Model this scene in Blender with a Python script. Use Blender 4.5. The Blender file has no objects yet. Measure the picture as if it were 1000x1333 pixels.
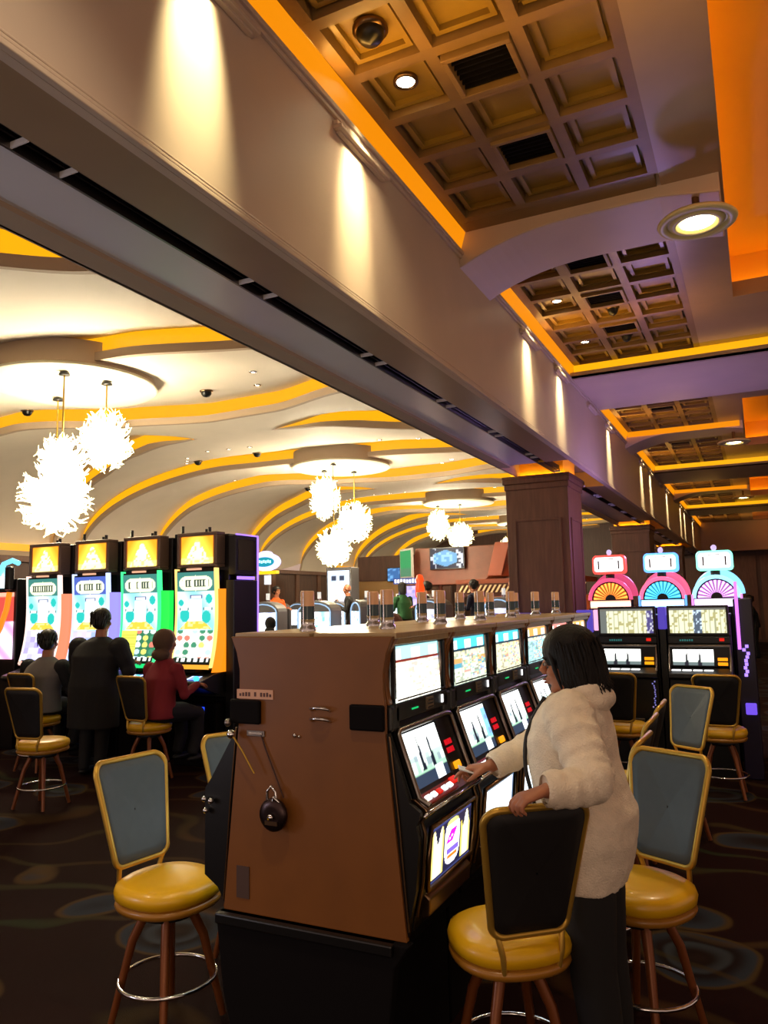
import bpy, bmesh, math, random
from mathutils import Vector, Matrix, noise
PI = math.pi
scn = bpy.context.scene
COL = scn.collection
V = Vector

def lin(c):
    if isinstance(c, str):
        c = tuple(int(c[i:i+2], 16)/255 for i in (0, 2, 4))
    return tuple(((x/12.92) if x <= .04045 else ((x+.055)/1.055)**2.4) for x in c)

# ------------------------------------------------------------------ materials
MATS = {}
def mat(name, col, rough=.5, metal=0., emit=None, es=0., noise_amt=0., nscale=8., bump=0., bscale=60., coat=0., stretch=None, spec=.5):
    if name in MATS: return MATS[name]
    m = bpy.data.materials.new(name); m.use_nodes = True
    nt = m.node_tree; b = nt.nodes['Principled BSDF']
    c = lin(col)
    b.inputs['Base Color'].default_value = (*c, 1)
    b.inputs['Roughness'].default_value = rough
    b.inputs['Metallic'].default_value = metal
    b.inputs['Specular IOR Level'].default_value = spec
    b.inputs['Coat Weight'].default_value = coat
    if emit is not None:
        b.inputs['Emission Color'].default_value = (*lin(emit), 1)
        b.inputs['Emission Strength'].default_value = es
    if noise_amt or bump:
        tc = nt.nodes.new('ShaderNodeTexCoord'); mp = nt.nodes.new('ShaderNodeMapping')
        nt.links.new(tc.outputs['Object'], mp.inputs['Vector'])
        if stretch: mp.inputs['Scale'].default_value = stretch
    if noise_amt:
        n = nt.nodes.new('ShaderNodeTexNoise'); n.inputs['Scale'].default_value = nscale; n.inputs['Detail'].default_value = 4
        nt.links.new(mp.outputs['Vector'], n.inputs['Vector'])
        r = nt.nodes.new('ShaderNodeValToRGB')
        r.color_ramp.elements[0].position = .3; r.color_ramp.elements[1].position = .7
        r.color_ramp.elements[0].color = (*[x*(1-noise_amt) for x in c], 1)
        r.color_ramp.elements[1].color = (*[min(1, x*(1+noise_amt)) for x in c], 1)
        nt.links.new(n.outputs['Fac'], r.inputs['Fac']); nt.links.new(r.outputs['Color'], b.inputs['Base Color'])
    if bump:
        n2 = nt.nodes.new('ShaderNodeTexNoise'); n2.inputs['Scale'].default_value = bscale; n2.inputs['Detail'].default_value = 3
        nt.links.new(mp.outputs['Vector'], n2.inputs['Vector'])
        bp = nt.nodes.new('ShaderNodeBump'); bp.inputs['Strength'].default_value = bump; bp.inputs['Distance'].default_value = .01
        nt.links.new(n2.outputs['Fac'], bp.inputs['Height']); nt.links.new(bp.outputs['Normal'], b.inputs['Normal'])
    MATS[name] = m
    return m

def glow(name, col, es):
    return mat(name, (.02, .02, .02), .4, emit=col, es=es)

def screen_mat(name, es):
    if name in MATS: return MATS[name]
    m = bpy.data.materials.new(name); m.use_nodes = True
    nt = m.node_tree; b = nt.nodes['Principled BSDF']
    b.inputs['Base Color'].default_value = (.01, .01, .01, 1); b.inputs['Roughness'].default_value = .3; b.inputs['Specular IOR Level'].default_value = .12
    a = nt.nodes.new('ShaderNodeAttribute'); a.attribute_name = 'Col'
    nt.links.new(a.outputs['Color'], b.inputs['Emission Color']); b.inputs['Emission Strength'].default_value = es
    MATS[name] = m
    return m

LEDP = glow('amber_capital_led', (1., .72, .22), 30.)
BEIGE = mat('painted_beige_plaster', (.84, .76, .68), .45, noise_amt=.04, nscale=2, spec=.35)
SOFF = mat('painted_soffit', (.66, .56, .44), .3, noise_amt=.05, nscale=3, spec=.5)
STRIPE = mat('grey_satin_soffit', (.90, .89, .90), .3, noise_amt=.03, nscale=2)
CREAM = mat('cream_ceiling_plaster', (.90, .85, .78), .7, noise_amt=.03, nscale=1.5)
LIP = mat('taupe_plaster', (.72, .63, .53), .7)
GOLDLEAF = mat('aged_gold_coffer_paint', (.56, .45, .18), .32, noise_amt=.2, nscale=3)
COFRIB = mat('olive_gold_rib_paint', (.52, .41, .24), .4, noise_amt=.15, nscale=4)
AMB = glow('amber_glowing_cove_face', (1., .68, .05), 1.15)  # cove faces glow by themselves in place of hidden LEDs lighting them
AMBD = glow('deep_amber_glowing_cove_face', (1., .58, .02), .95)  # deeper amber, same painted-in glow for the aisle cove faces
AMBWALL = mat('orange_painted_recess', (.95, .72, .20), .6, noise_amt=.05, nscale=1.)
LED = glow('amber_led_strip', (1., .68, .20), 8.5)
WOODCOL = mat('dark_walnut_panel', (.44, .30, .23), .45, noise_amt=.2, nscale=5, stretch=(6, 6, .6))
WOODDK = mat('dark_wall_panel', (.34, .24, .20), .5, noise_amt=.2, nscale=3, stretch=(4, 4, .6))
BLACK = mat('black_plastic', (.03, .03, .035), .35)
BLACKM = mat('matte_black', (.06, .05, .055), .8, spec=.1)
DARKG = mat('charcoal_plastic', (.10, .10, .11), .35)
LAM = mat('brown_laminate', (.47, .28, .09), .45, noise_amt=.08, nscale=6, bump=.04, bscale=300)
LAMTOP = mat('tan_laminate_top', (.66, .56, .40), .30, noise_amt=.10, nscale=10, stretch=(1, 8, 1))
CHROME = mat('chrome', (.85, .85, .86), .15, 1.)
BRONZE = mat('brushed_bronze', (.50, .40, .30), .3, 1.)
STEEL = mat('brushed_steel', (.55, .52, .50), .3, 1.)
GOLDM = mat('antique_gold_metal', (.78, .62, .26), .36, .7)
SEATV = mat('gold_vinyl', (.86, .66, .05), .36, noise_amt=.06, nscale=5, coat=.2)
BACKV = mat('slate_vinyl', (.27, .31, .34), .5, noise_amt=.06, nscale=20)
BACKB = mat('black_vinyl_back', (.04, .03, .035), .6)
LEGW = mat('bronze_wood_leg', (.48, .26, .11), .35, .3)
SKIN = mat('skin', (.66, .42, .30), .5, noise_amt=.05, nscale=30)
HAIRM = mat('black_hair', (.05, .03, .03), .6, spec=.25, noise_amt=.3, nscale=40, stretch=(1, 1, .2), bump=.5, bscale=90)
FLEECE = mat('cream_fleece', (.93, .87, .78), .9, noise_amt=.06, nscale=30, bump=.6, bscale=160)
TROUS = mat('black_trousers', (.05, .045, .05), .8)
SHOE = mat('black_shoe', (.04, .04, .04), .5)
SCR = screen_mat('lit_screen', 1.35)

# ------------------------------------------------------------------ mesh builder
class MB:
    def __init__(s): s.v = []; s.f = []; s.m = []; s.s = []; s.mats = []
    def mi(s, m):
        if m not in s.mats: s.mats.append(m)
        return s.mats.index(m)
    def add(s, vs, fs, m, smooth=False, M=None):
        o = len(s.v); k = s.mi(m)
        s.v += [(M @ V(p)) if M is not None else V(p) for p in vs]
        for f in fs: s.f.append([i+o for i in f]); s.m.append(k); s.s.append(smooth)
        return s
    def box(s, a, b, m, M=None):
        x0, y0, z0 = [min(p, q) for p, q in zip(a, b)]; x1, y1, z1 = [max(p, q) for p, q in zip(a, b)]
        vs = [(x0,y0,z0),(x1,y0,z0),(x1,y1,z0),(x0,y1,z0),(x0,y0,z1),(x1,y0,z1),(x1,y1,z1),(x0,y1,z1)]
        return s.add(vs, [(0,3,2,1),(4,5,6,7),(0,1,5,4),(1,2,6,5),(2,3,7,6),(3,0,4,7)], m, False, M)
    def cbox(s, c, d, m, M=None):
        return s.box([c[i]-d[i]/2 for i in range(3)], [c[i]+d[i]/2 for i in range(3)], m, M)
    def loft(s, rings, m, caps=True, smooth=True, closed=False, M=None):
        n = len(rings[0]); vs = [p for r in rings for p in r]; fs = []
        R = len(rings)
        for i in range(R if closed else R-1):
            for j in range(n):
                a = i*n+j; b = i*n+(j+1) % n; c = ((i+1) % R)*n+(j+1) % n; d = ((i+1) % R)*n+j
                fs.append((a, b, c, d))
        s.add(vs, fs, m, smooth, M)
        if caps and not closed:
            s.add(rings[0], [tuple(reversed(range(n)))], m, False, M); s.add(rings[-1], [tuple(range(n))], m, False, M)
        return s
    def tube(s, pts, r, m, n=8, closed=False, caps=True, M=None, flat=None):
        pts = [V(p) for p in pts]; N = len(pts); rs = r if isinstance(r, (list, tuple)) else [r]*N
        rings = []; up = None
        for i, p in enumerate(pts):
            if closed: t = pts[(i+1) % N]-pts[i-1]
            else: t = pts[min(i+1, N-1)]-pts[max(i-1, 0)]
            if t.length < 1e-9: t = V((0, 0, 1))
            t.normalize()
            if up is None:
                up = V((0, 0, 1)) if abs(t.z) < .9 else V((1, 0, 0))
            a = t.cross(up)
            if a.length < 1e-6: a = t.orthogonal()
            a.normalize(); b = a.cross(t).normalized(); up = b
            f = flat if flat else 1
            rings.append([p+a*math.cos(2*PI*k/n)*rs[i]+b*math.sin(2*PI*k/n)*rs[i]*f for k in range(n)])
        return s.loft(rings, m, caps, True, closed, M)
    def cyl(s, p0, p1, r0, m, r1=None, n=16, M=None):
        return s.tube([p0, p1], [r0, r0 if r1 is None else r1], m, n, M=M)
    def lathe(s, prof, m, n=24, c=(0, 0, 0), M=None, sq=0.):
        rings = []
        for r, z in prof:
            ring = []
            for k in range(n):
                a = 2*PI*k/n; q = r*(1+sq*(math.cos(4*a+PI)*.5+.0))
                ring.append(V((c[0]+q*math.cos(a), c[1]+q*math.sin(a), c[2]+z)))
            rings.append(ring)
        return s.loft(rings, m, True, True, M=M)
    def ell(s, c, r, m, nu=16, nv=10, M=None):
        rings = []
        for i in range(nv+1):
            a = -PI/2+PI*i/nv; q = max(math.cos(a), .002)
            rings.append([V((c[0]+r[0]*q*math.cos(2*PI*k/nu), c[1]+r[1]*q*math.sin(2*PI*k/nu), c[2]+r[2]*math.sin(a))) for k in range(nu)])
        return s.loft(rings, m, True, True, M=M)
    def prism(s, poly, ax, a, b, m, M=None):
        def P(p, t):
            return (t, p[0], p[1]) if ax == 'X' else ((p[0], t, p[1]) if ax == 'Y' else (p[0], p[1], t))
        n = len(poly); vs = [P(p, a) for p in poly]+[P(p, b) for p in poly]
        fs = [tuple(range(n)), tuple(reversed(range(n, 2*n)))]+[(i, i+n, (i+1) % n+n, (i+1) % n) for i in range(n)]
        return s.add(vs, fs, m, False, M)
    def build(s, name, parent=None, bevel=0., disp=None, loc=None, rz=0., sub=0, remesh=0., smooth=0, seg=2, M=None):
        me = bpy.data.meshes.new(name)
        me.from_pydata([tuple(p) for p in s.v], [], s.f)
        for m in s.mats: me.materials.append(m)
        for i, p in enumerate(me.polygons): p.material_index = s.m[i]; p.use_smooth = s.s[i]
        bm = bmesh.new(); bm.from_mesh(me)
        bmesh.ops.recalc_face_normals(bm, faces=bm.faces); bm.to_mesh(me); bm.free()
        me.update()
        o = bpy.data.objects.new(name, me); COL.objects.link(o)
        if parent is not None: o.parent = parent
        if loc is not None: o.location = loc
        o.rotation_euler[2] = rz
        if remesh:
            md = o.modifiers.new('r', 'REMESH'); md.mode = 'VOXEL'; md.voxel_size = remesh; md.use_smooth_shade = True
        if smooth:
            md = o.modifiers.new('s', 'SMOOTH'); md.iterations = smooth; md.factor = .5
        if disp:
            for dn, (ds, dk) in enumerate(disp):
                tx = bpy.data.textures.get('fold_%g' % ds) or bpy.data.textures.new('fold_%g' % ds, 'CLOUDS'); tx.noise_scale = ds; tx.noise_depth = 2
                md = o.modifiers.new('d%d' % dn, 'DISPLACE'); md.texture = tx; md.strength = dk; md.mid_level = .5
        if bevel:
            md = o.modifiers.new('b', 'BEVEL'); md.width = bevel; md.segments = seg; md.limit_method = 'ANGLE'; md.angle_limit = math.radians(40)
        if sub:
            md = o.modifiers.new('u', 'SUBSURF'); md.levels = sub; md.render_levels = sub
        return o

def tag(o, label, cat, group=None, kind=None):
    if label: o['label'] = label
    if cat: o['category'] = cat
    if group: o['group'] = group
    if kind: o['kind'] = kind
    return o
def thing(name, label, cat, loc=(0, 0, 0), rz=0., group=None):
    o = bpy.data.objects.new(name, None); COL.objects.link(o); o.empty_display_size = .1
    o.location = loc; o.rotation_euler[2] = rz
    return tag(o, label, cat, group)
def struct(o): o['kind'] = 'structure'; return o
def copy_tree(o, parent=None):
    c = o.copy(); COL.objects.link(c)
    if parent is not None: c.parent = parent
    for ch in list(o.children): copy_tree(ch, c)
    return c
def dup(o, label, loc, rz, group=None):
    c = copy_tree(o); c.location = loc; c.rotation_euler[2] = rz; c['label'] = label
    if group: c['group'] = group
    return c

def screen(name, parent, fn, pos, nx=40, ny=40, es=None, m=None, scale=1.0):
    """a lit pane: grid of vertices with emitted colour fn(u,v)"""
    vs = []; fs = []; cs = []
    for j in range(ny+1):
        for i in range(nx+1):
            u = i/nx; v = j/ny
            vs.append(tuple(pos(u, v))); c = fn(u, v); cs.append((c[0]*scale, c[1]*scale, c[2]*scale, 1))
    for j in range(ny):
        for i in range(nx):
            a = j*(nx+1)+i; fs.append((a, a+1, a+nx+2, a+nx+1))
    me = bpy.data.meshes.new(name); me.from_pydata(vs, [], fs)
    at = me.color_attributes.new('Col', 'FLOAT_COLOR', 'POINT')
    for i, c in enumerate(cs): at.data[i].color = c
    me.materials.append(m or SCR); me.update()
    for p in me.polygons: p.use_smooth = True
    o = bpy.data.objects.new(name, me); COL.objects.link(o)
    if parent is not None: o.parent = parent
    return o

def hsh(i, j, s=0):
    x = math.sin(i*127.1+j*311.7+s*74.7)*43758.5453
    return x-math.floor(x)
def mix(a, b, t): return tuple(p+(q-p)*t for p, q in zip(a, b))
def L(c, k=1.): 
    c = lin(c); return (c[0]*k, c[1]*k, c[2]*k)
W = (2.2, 2.2, 2.1)
# ================================================================== camera
HC = 1.78
a_, p_, r_ = math.radians(25.8), math.radians(6.75), math.radians(1.2)
Fv = V((-math.sin(a_)*math.cos(p_), math.cos(a_)*math.cos(p_), math.sin(p_)))
R0 = V((math.cos(a_), math.sin(a_), 0)); U0 = R0.cross(Fv)
Rv = R0*math.cos(r_)-U0*math.sin(r_); Uv = U0*math.cos(r_)+R0*math.sin(r_)
cd = bpy.data.cameras.new('camera'); cam = bpy.data.objects.new('camera', cd); COL.objects.link(cam)
Mx = Matrix((Rv, Uv, -Fv)).transposed().to_4x4(); Mx.translation = V((0, 0, HC))
cam.matrix_world = Mx
cd.sensor_fit = 'HORIZONTAL'; cd.sensor_width = 36; cd.lens = 36.0
cd.clip_start = .05; cd.clip_end = 200
scn.camera = cam

# ================================================================== room shell
# carpet
def carpet():
    m = bpy.data.materials.new('swirl_carpet'); m.use_nodes = True; nt = m.node_tree; b = nt.nodes['Principled BSDF']
    N = nt.nodes.new; K = nt.links.new
    tc = N('ShaderNodeTexCoord')
    nz = N('ShaderNodeTexNoise'); nz.inputs['Scale'].default_value = 1.1; nz.inputs['Detail'].default_value = 2
    K(tc.outputs['Object'], nz.inputs['Vector'])
    vm = N('ShaderNodeMixRGB'); vm.blend_type = 'ADD'; vm.inputs['Fac'].default_value = .35
    K(tc.outputs['Object'], vm.inputs['Color1']); K(nz.outputs['Color'], vm.inputs['Color2'])
    vo = N('ShaderNodeTexVoronoi'); vo.inputs['Scale'].default_value = 1.25; K(vm.outputs['Color'], vo.inputs['Vector'])
    # medallion discs
    cr = N('ShaderNodeValToRGB'); cr.color_ramp.interpolation = 'EASE'
    e = cr.color_ramp.elements
    e[0].position = 0; e[0].color = (*lin('2a1c18'), 1); e[1].position = .46; e[1].color = (*lin('1c0806'), 1)
    for ps, c in ((.10, '221612'), (.20, '34383e'), (.24, '1e1414'), (.34, '2a2f38'), (.37, '45331c'), (.40, '1c0806')):
        q = e.new(ps); q.color = (*lin(c), 1)
    K(vo.outputs['Distance'], cr.inputs['Fac'])
    # scrolls
    wv = N('ShaderNodeTexWave'); wv.wave_type = 'RINGS'; wv.inputs['Scale'].default_value = .55; wv.inputs['Distortion'].default_value = 22; wv.inputs['Detail'].default_value = 2.5
    wv.inputs['Detail Scale'].default_value = .7
    K(tc.outputs['Object'], wv.inputs['Vector'])
    r2 = N('ShaderNodeValToRGB'); r2.color_ramp.elements[0].position = .90; r2.color_ramp.elements[1].position = 1.0; r2.color_ramp.elements[1].color = (.55, .55, .55, 1)
    K(wv.outputs['Fac'], r2.inputs['Fac'])
    n3 = N('ShaderNodeTexNoise'); n3.inputs['Scale'].default_value = .6; K(tc.outputs['Object'], n3.inputs['Vector'])
    r3 = N('ShaderNodeValToRGB'); r3.color_ramp.elements[0].position = .4; r3.color_ramp.elements[1].position = .62
    r3.color_ramp.elements[0].color = (*lin('4a3016'), 1); r3.color_ramp.elements[1].color = (*lin('2c3a22'), 1)
    K(n3.outputs['Fac'], r3.inputs['Fac'])
    mx = N('ShaderNodeMixRGB'); K(r2.outputs['Color'], mx.inputs['Fac']); K(cr.outputs['Color'], mx.inputs['Color1']); K(r3.outputs['Color'], mx.inputs['Color2'])
    K(mx.outputs['Color'], b.inputs['Base Color']); b.inputs['Roughness'].default_value = .95; b.inputs['Specular IOR Level'].default_value = .08
    n4 = N('ShaderNodeTexNoise'); n4.inputs['Scale'].default_value = 220; K(tc.outputs['Object'], n4.inputs['Vector'])
    bp = N('ShaderNodeBump'); bp.inputs['Strength'].default_value = .5; bp.inputs['Distance'].default_value = .004
    K(n4.outputs['Fac'], bp.inputs['Height']); K(bp.outputs['Normal'], b.inputs['Normal'])
    return m
CARPET = carpet()
struct(MB().box((-17, -4, -.1), (8, 39, 0), CARPET).build('floor'))

XA, XC, ZS, ZF, ZC = -1.93, -2.83, 3.45, 4.50, 4.65
# long beam beside the aisle : soffit, fascia, slot diffusers
YB0, YB1 = -1.0, 33.0
PER = 8.3
COLY = [1.7+PER*k for k in range(4)]      # front face of each column
beam = MB()
# fascia slab
beam.box((XA-.04, YB0, ZS), (XA, YB1, ZF), BEIGE)
beam.build('ceiling'); struct(bpy.context.scene.objects['ceiling'])
# soffit with a raised pocket round each column
sof = MB()
cols = [(y, y+.88) for y in COLY]
ys = [YB0]
PK = .80
for y0, y1 in cols[1:]: ys += [y0-PK, y1+PK]
ys.append(YB1)
SX0, SX1, SLOT0, SLOT1 = XA-.04, XC+.0, -2.24, -2.34
for i in range(0, len(ys)-1, 2):
    a, b = ys[i], ys[i+1]
    if b <= a: continue
    sof.box((SX0, a, ZS), (SLOT0, b, ZS+.05), SOFF)
    sof.box((SLOT1, a, ZS-.0), (-2.68, b, ZS+.05), STRIPE)
    sof.box((-2.68, a, ZS-.025), (XC, b, ZS+.05), LIP)
    sof.box((SLOT0+.0, a, ZS+.10), (SLOT1, b, ZS+.12), BLACKM)
    sof.box((SLOT0, a, ZS+.05), (SLOT0+.01, b, ZS+.12), BLACKM); sof.box((SLOT1-.01, a, ZS+.05), (SLOT1, b, ZS+.12), BLACKM)
for y0, y1 in cols[1:]:   # pocket tops and sides
    sof.box((SX0, y0-PK, ZS+.24), (XC-.42, y1+PK, ZS+.28), SOFF)
struct(sof.build('ceiling'))
struct(MB().box((XC-.01, YB0, ZS-.025), (XC+.015, YB1, 5.3), LIP).box((XA-.12, YB0, ZS+.3), (XC, YB1, ZS+.33), BLACKM).build('ceiling'))
n = 0
for y0, y1 in cols[1:]:
    pk = MB(); a, b = y0-PK, y1+PK
    for q in ((SX0, a, SX0+.01, b), (SX0, b-.01, XC, b), (SX0, a, XC, a+.01)):
        pk.box((q[0], q[1], ZS+.005), (q[2], q[3], ZS+.235), AMBWALL)
    led = pk
    struct(pk.build('trim_%d' % (n+1))); n += 1
    l = MB()
    yc = y0+.44
    for q in (-.41, .39): l.box((-2.585-.40, yc+q, 3.402), (-2.585+.40, yc+q+.02, 3.415), LEDP).box((-2.585+q, yc-.40, 3.402), (-2.585+q+.02, yc+.40, 3.415), LEDP)
    struct(l.build('trim_%d' % (n+1))); n += 1
# slot diffuser brackets
br = MB(); y = .4
k = 0
while y < 32:
    br.box((SLOT0, y, ZS-.004), (SLOT1, y+.007, ZS+.02), STRIPE); k += 1
    y += .22 if k % 2 else 1.15
br.box((SLOT1-.004, YB0, ZS-.006), (SLOT1+.008, YB1, ZS+.05), STEEL)
br.box((-2.285, YB0, ZS+.03), (-2.27, YB1, ZS+.09), DARKG).box((-2.315, YB0, ZS+.03), (-2.305, YB1, ZS+.09), DARKG)
struct(br.build('trim_%d' % (n+1))); n += 1
# fascia mouldings (crown and base bead)
mo = MB()
mo.box((XA, YB0, ZF-.03), (XA+.035, YB1, ZF), BEIGE).box((XA, YB0, ZF-.055), (XA+.02, YB1, ZF-.03), BEIGE)
mo.box((XA, YB0, ZS), (XA+.026, YB1, ZS+.022), BEIGE).box((XA, YB0, ZS+.028), (XA+.018, YB1, ZS+.044), BEIGE).box((XA, YB0, ZS+.052), (XA+.010, YB1, ZS+.064), BEIGE)
struct(mo.build('trim_%d' % (n+1), bevel=.004)); n += 1

# wall washers on the fascia
WY = []
for k in range(4):
    for d in (2.30, 3.68, 7.35, 8.75):
        WY.append(d+PER*k)
wi = 0
for y in WY:
    if y > 31: continue
    w = thing('wall_washer_light', None, 'light', (XA, y+.08, 4.375))
    far = 'nearest' if y < 3 else ('second' if y < 5 else 'distant')
    w['group'] = 'wall washers along the beige beam face'
    if y < 3: w['label'] = 'long ledge shaped wall washer light at the near end of the beige beam face'; 
    elif y < 5: w['label'] = 'second ledge shaped wall washer from the near end of beige beam face'
    elif y < 8: w['label'] = 'wall washer on beige beam face just past the curved ceiling arch'
    elif y < 9: w['label'] = 'wall washer on beige beam face just before the first wood column'
    else: w['label'] = 'small wall washer light on the far stretch of beige beam beyond first column'
    hl = .31
    MB().box((0, -hl, 0), (.055, hl, .022), BEIGE).box((0, -hl, .022), (.03, hl, .05), BEIGE).build('ledge', w, bevel=.004)
    MB().box((.004, -hl+.03, -.012), (.03, hl-.03, 0), BEIGE).build('louver', w)
    ld = bpy.data.lights.new('washer', 'SPOT'); ld.energy = 150 if y > 3 else 190; ld.color = (1, .84, .46); ld.spot_size = math.radians(78); ld.spot_blend = 1.; ld.shadow_soft_size = .03
    lo = bpy.data.objects.new('washer_spot', ld); COL.objects.link(lo)
    lo.location = (XA+.42, y, 4.60); d = V((XA, y, 4.06))-lo.location
    lo.rotation_euler = d.to_track_quat('-Z', 'Y').to_euler()
    lo.scale = (.42, 1, 1)

# ---- right hand ceiling
# cross beams across the aisle, arches, flat band, coffers
bays = [(-.55, 5.45)]
panels = [(1.2, 5.45), (6.2, 9.4), (11.15, 13.75), (14.5, 17.7), (19.45, 22.05), (22.8, 26.0), (27.75, 32.9)]
XR = 3.2
cb = MB()
for a, b in ((9.4, 11.15), (17.7, 19.45), (26.0, 27.75), (-.5, 1.2)):
    cb.box((XA, a, ZF-.02), (XR, b, ZC+.3), BEIGE)
    cb.box((XA, a-.10, ZF-.02), (XR, a-.055, ZF+.045), LIP)
    cb.box((XA, a-.10, ZF-.02), (XR, a, ZF+.0), LIP)
struct(cb.build('ceiling'))
# arches
for a, b in ((5.45, 6.2), (13.75, 14.5), (22.05, 22.8)):
    ar = MB(); X0, X1 = XA, -.05; N = 24
    pts = [(X0, ZC+.1), (X0, ZF-.13)]
    for i in range(N+1):
        t = i/N; pts.append((X0+(X1-X0)*t, ZF-.13+.20*(1-max(0, 1-t*1.9)**2.4)-.06*max(0, t-.8)/.2))
    pts.append((X1, ZC+.1))
    ar.prism(pts, 'Y', a, b, BEIGE)
    ar2 = [(X0+.0, ZF-.05)]
    struct(ar.build('ceiling', bevel=.01))
# coffers
CXS = (-1.60, -1.14, -.68)
cof = MB(); rib = MB()
for a, b in panels:
    if a < 2: rib.box((XA+.06, 5.312, ZC), (-.45, 5.45, ZC+.13), COFRIB); a, b = 1.265, 5.275
    rows = int(round((b-a-.1)/.45)); st = (b-a)/rows
    # plate over
    cof.box((XA-.0, a, ZC+.075), (-.45, max(b, 5.45) if a < 2 else b, ZC+.16), GOLDLEAF)
    ysr = [a+st*i for i in range(rows+1)]
    for i in range(rows+1):
        rib.box((XA+.06, ysr[i]-.035, ZC), (-.45, ysr[i]+.035, ZC+.13), COFRIB)
    for x in (-1.83, -1.37, -.91, -.45):
        rib.box((x-.035 if x > -1.8 else XA+.06, a, ZC+.0005), (x+.035, b, ZC+.13), COFRIB)
    for i in range(rows):
        for x in CXS:
            y = (ysr[i]+ysr[i+1])/2
            for s, z in ((.165, .040),):
                w = .03
                hy = st/2-.05
                rib.box((x-s, y-hy, ZC+z), (x-s+w, y+hy, ZC+.13), GOLDLEAF).box((x+s-w, y-hy, ZC+z), (x+s, y+hy, ZC+.13), GOLDLEAF)
                rib.box((x-s+w, y-hy, ZC+z), (x+s-w, y-hy+w, ZC+.13), GOLDLEAF).box((x-s+w, y+hy-w, ZC+z), (x+s-w, y+hy, ZC+.13), GOLDLEAF)
struct(cof.build('ceiling')); struct(rib.build('ceiling'))
# flat band with deep orange recesses
RE = [(3.3, 7.95), (12.2, 16.2), (20.5, 24.5), (28.8, 32.5)]
XB = -.06
fb = MB(); fb.box((-.42, -1, ZC), (XB, 33, ZC+.12), SOFF)
yy = -1
for a, b in RE:
    fb.box((XB, yy, ZC), (XR, a, ZC+.12), SOFF); yy = b
    fb.box((XB, a, ZC), (XB+.03, b, ZC+.17), SOFF); fb.box((XB, b-.03, ZC), (XR, b, ZC+.15), SOFF)
fb.box((XB, yy, ZC), (XR, 33, ZC+.12), SOFF)
fb.box((XR, -1, ZC), (8.1, 33, ZC+.12), SOFF)
struct(fb.build('ceiling'))
struct(MB().box((7.9, 12, 0), (8.1, 33, 5.3), WOODDK).build('wall_right'))
for a, b in RE:
    rc = MB(); zt = ZC+.5
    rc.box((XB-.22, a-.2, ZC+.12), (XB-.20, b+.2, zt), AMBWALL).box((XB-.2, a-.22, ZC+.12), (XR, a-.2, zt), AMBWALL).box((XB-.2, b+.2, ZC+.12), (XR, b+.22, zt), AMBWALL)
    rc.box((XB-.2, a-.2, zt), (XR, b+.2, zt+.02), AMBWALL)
    struct(rc.build('ceiling'))
    l = MB(); z = ZC+.13
    l.box((XB-.14, a, z), (XB-.11, b, z+.02), LED).box((XB, b+.11, z), (XR, b+.14, z+.02), LED).box((XB, a-.14, z), (XR, a-.11, z+.02), LED)
    l.box((XR-.3, a, z), (XR-.28, b, z+.02), LED)
    n += 1; struct(l.build('trim_%d' % n))
    # round plaster medallion faintly seen in the recess
def cove_area(x, y, z, ln, d, e):
    ld = bpy.data.lights.new('cove_tape', 'AREA'); ld.shape = 'RECTANGLE'; ld.size = .03; ld.size_y = ln; ld.energy = e; ld.color = (1, .50, .10)
    lo = bpy.data.objects.new('cove_tape', ld); COL.objects.link(lo); lo.location = (x, y, z); lo.rotation_euler = V(d).to_track_quat('-Z', 'Y').to_euler()
# cove faces with the amber LED light painted in as glow : along the fascia in every panel and across at the beams
for a, b in panels:
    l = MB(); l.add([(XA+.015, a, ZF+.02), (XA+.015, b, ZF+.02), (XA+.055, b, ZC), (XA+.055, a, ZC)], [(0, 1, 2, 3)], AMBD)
    l.add([(XA+.0, a, ZF+.02), (XA+.0, b, ZF+.02), (XA+.0, b, ZC), (XA+.0, a, ZC)], [(0, 1, 2, 3)], AMBWALL)
    n += 1; struct(l.build('trim_%d' % n))
    cove_area(XA+.07, (a+b)/2, ZF+.03, b-a-.1, (.45, 0, .89), 4.6*(b-a))
for y in (9.4, 17.7, 26.0):
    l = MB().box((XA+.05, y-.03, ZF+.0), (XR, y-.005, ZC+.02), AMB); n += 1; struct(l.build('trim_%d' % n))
for y in (13.75, 22.05):
    l = MB().box((XA+.05, y-.03, ZF+.06), (-.1, y-.005, ZC+.02), AMBD); n += 1; struct(l.build('trim_%d' % n))
# end wall of the aisle, with lighter soffit band over it
ew = MB().box((-3, 33, 0), (8, 33.2, 3.5), WOODDK).box((-3, 32.6, 3.5), (8, 33.2, 5.2), BEIGE)
for i in range(10): ew.box((-2.9+i*1.0, 32.96, .1), (-2.05+i*1.0, 33, 3.3), WOODCOL)
struct(ew.build('wall_end'))

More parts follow.
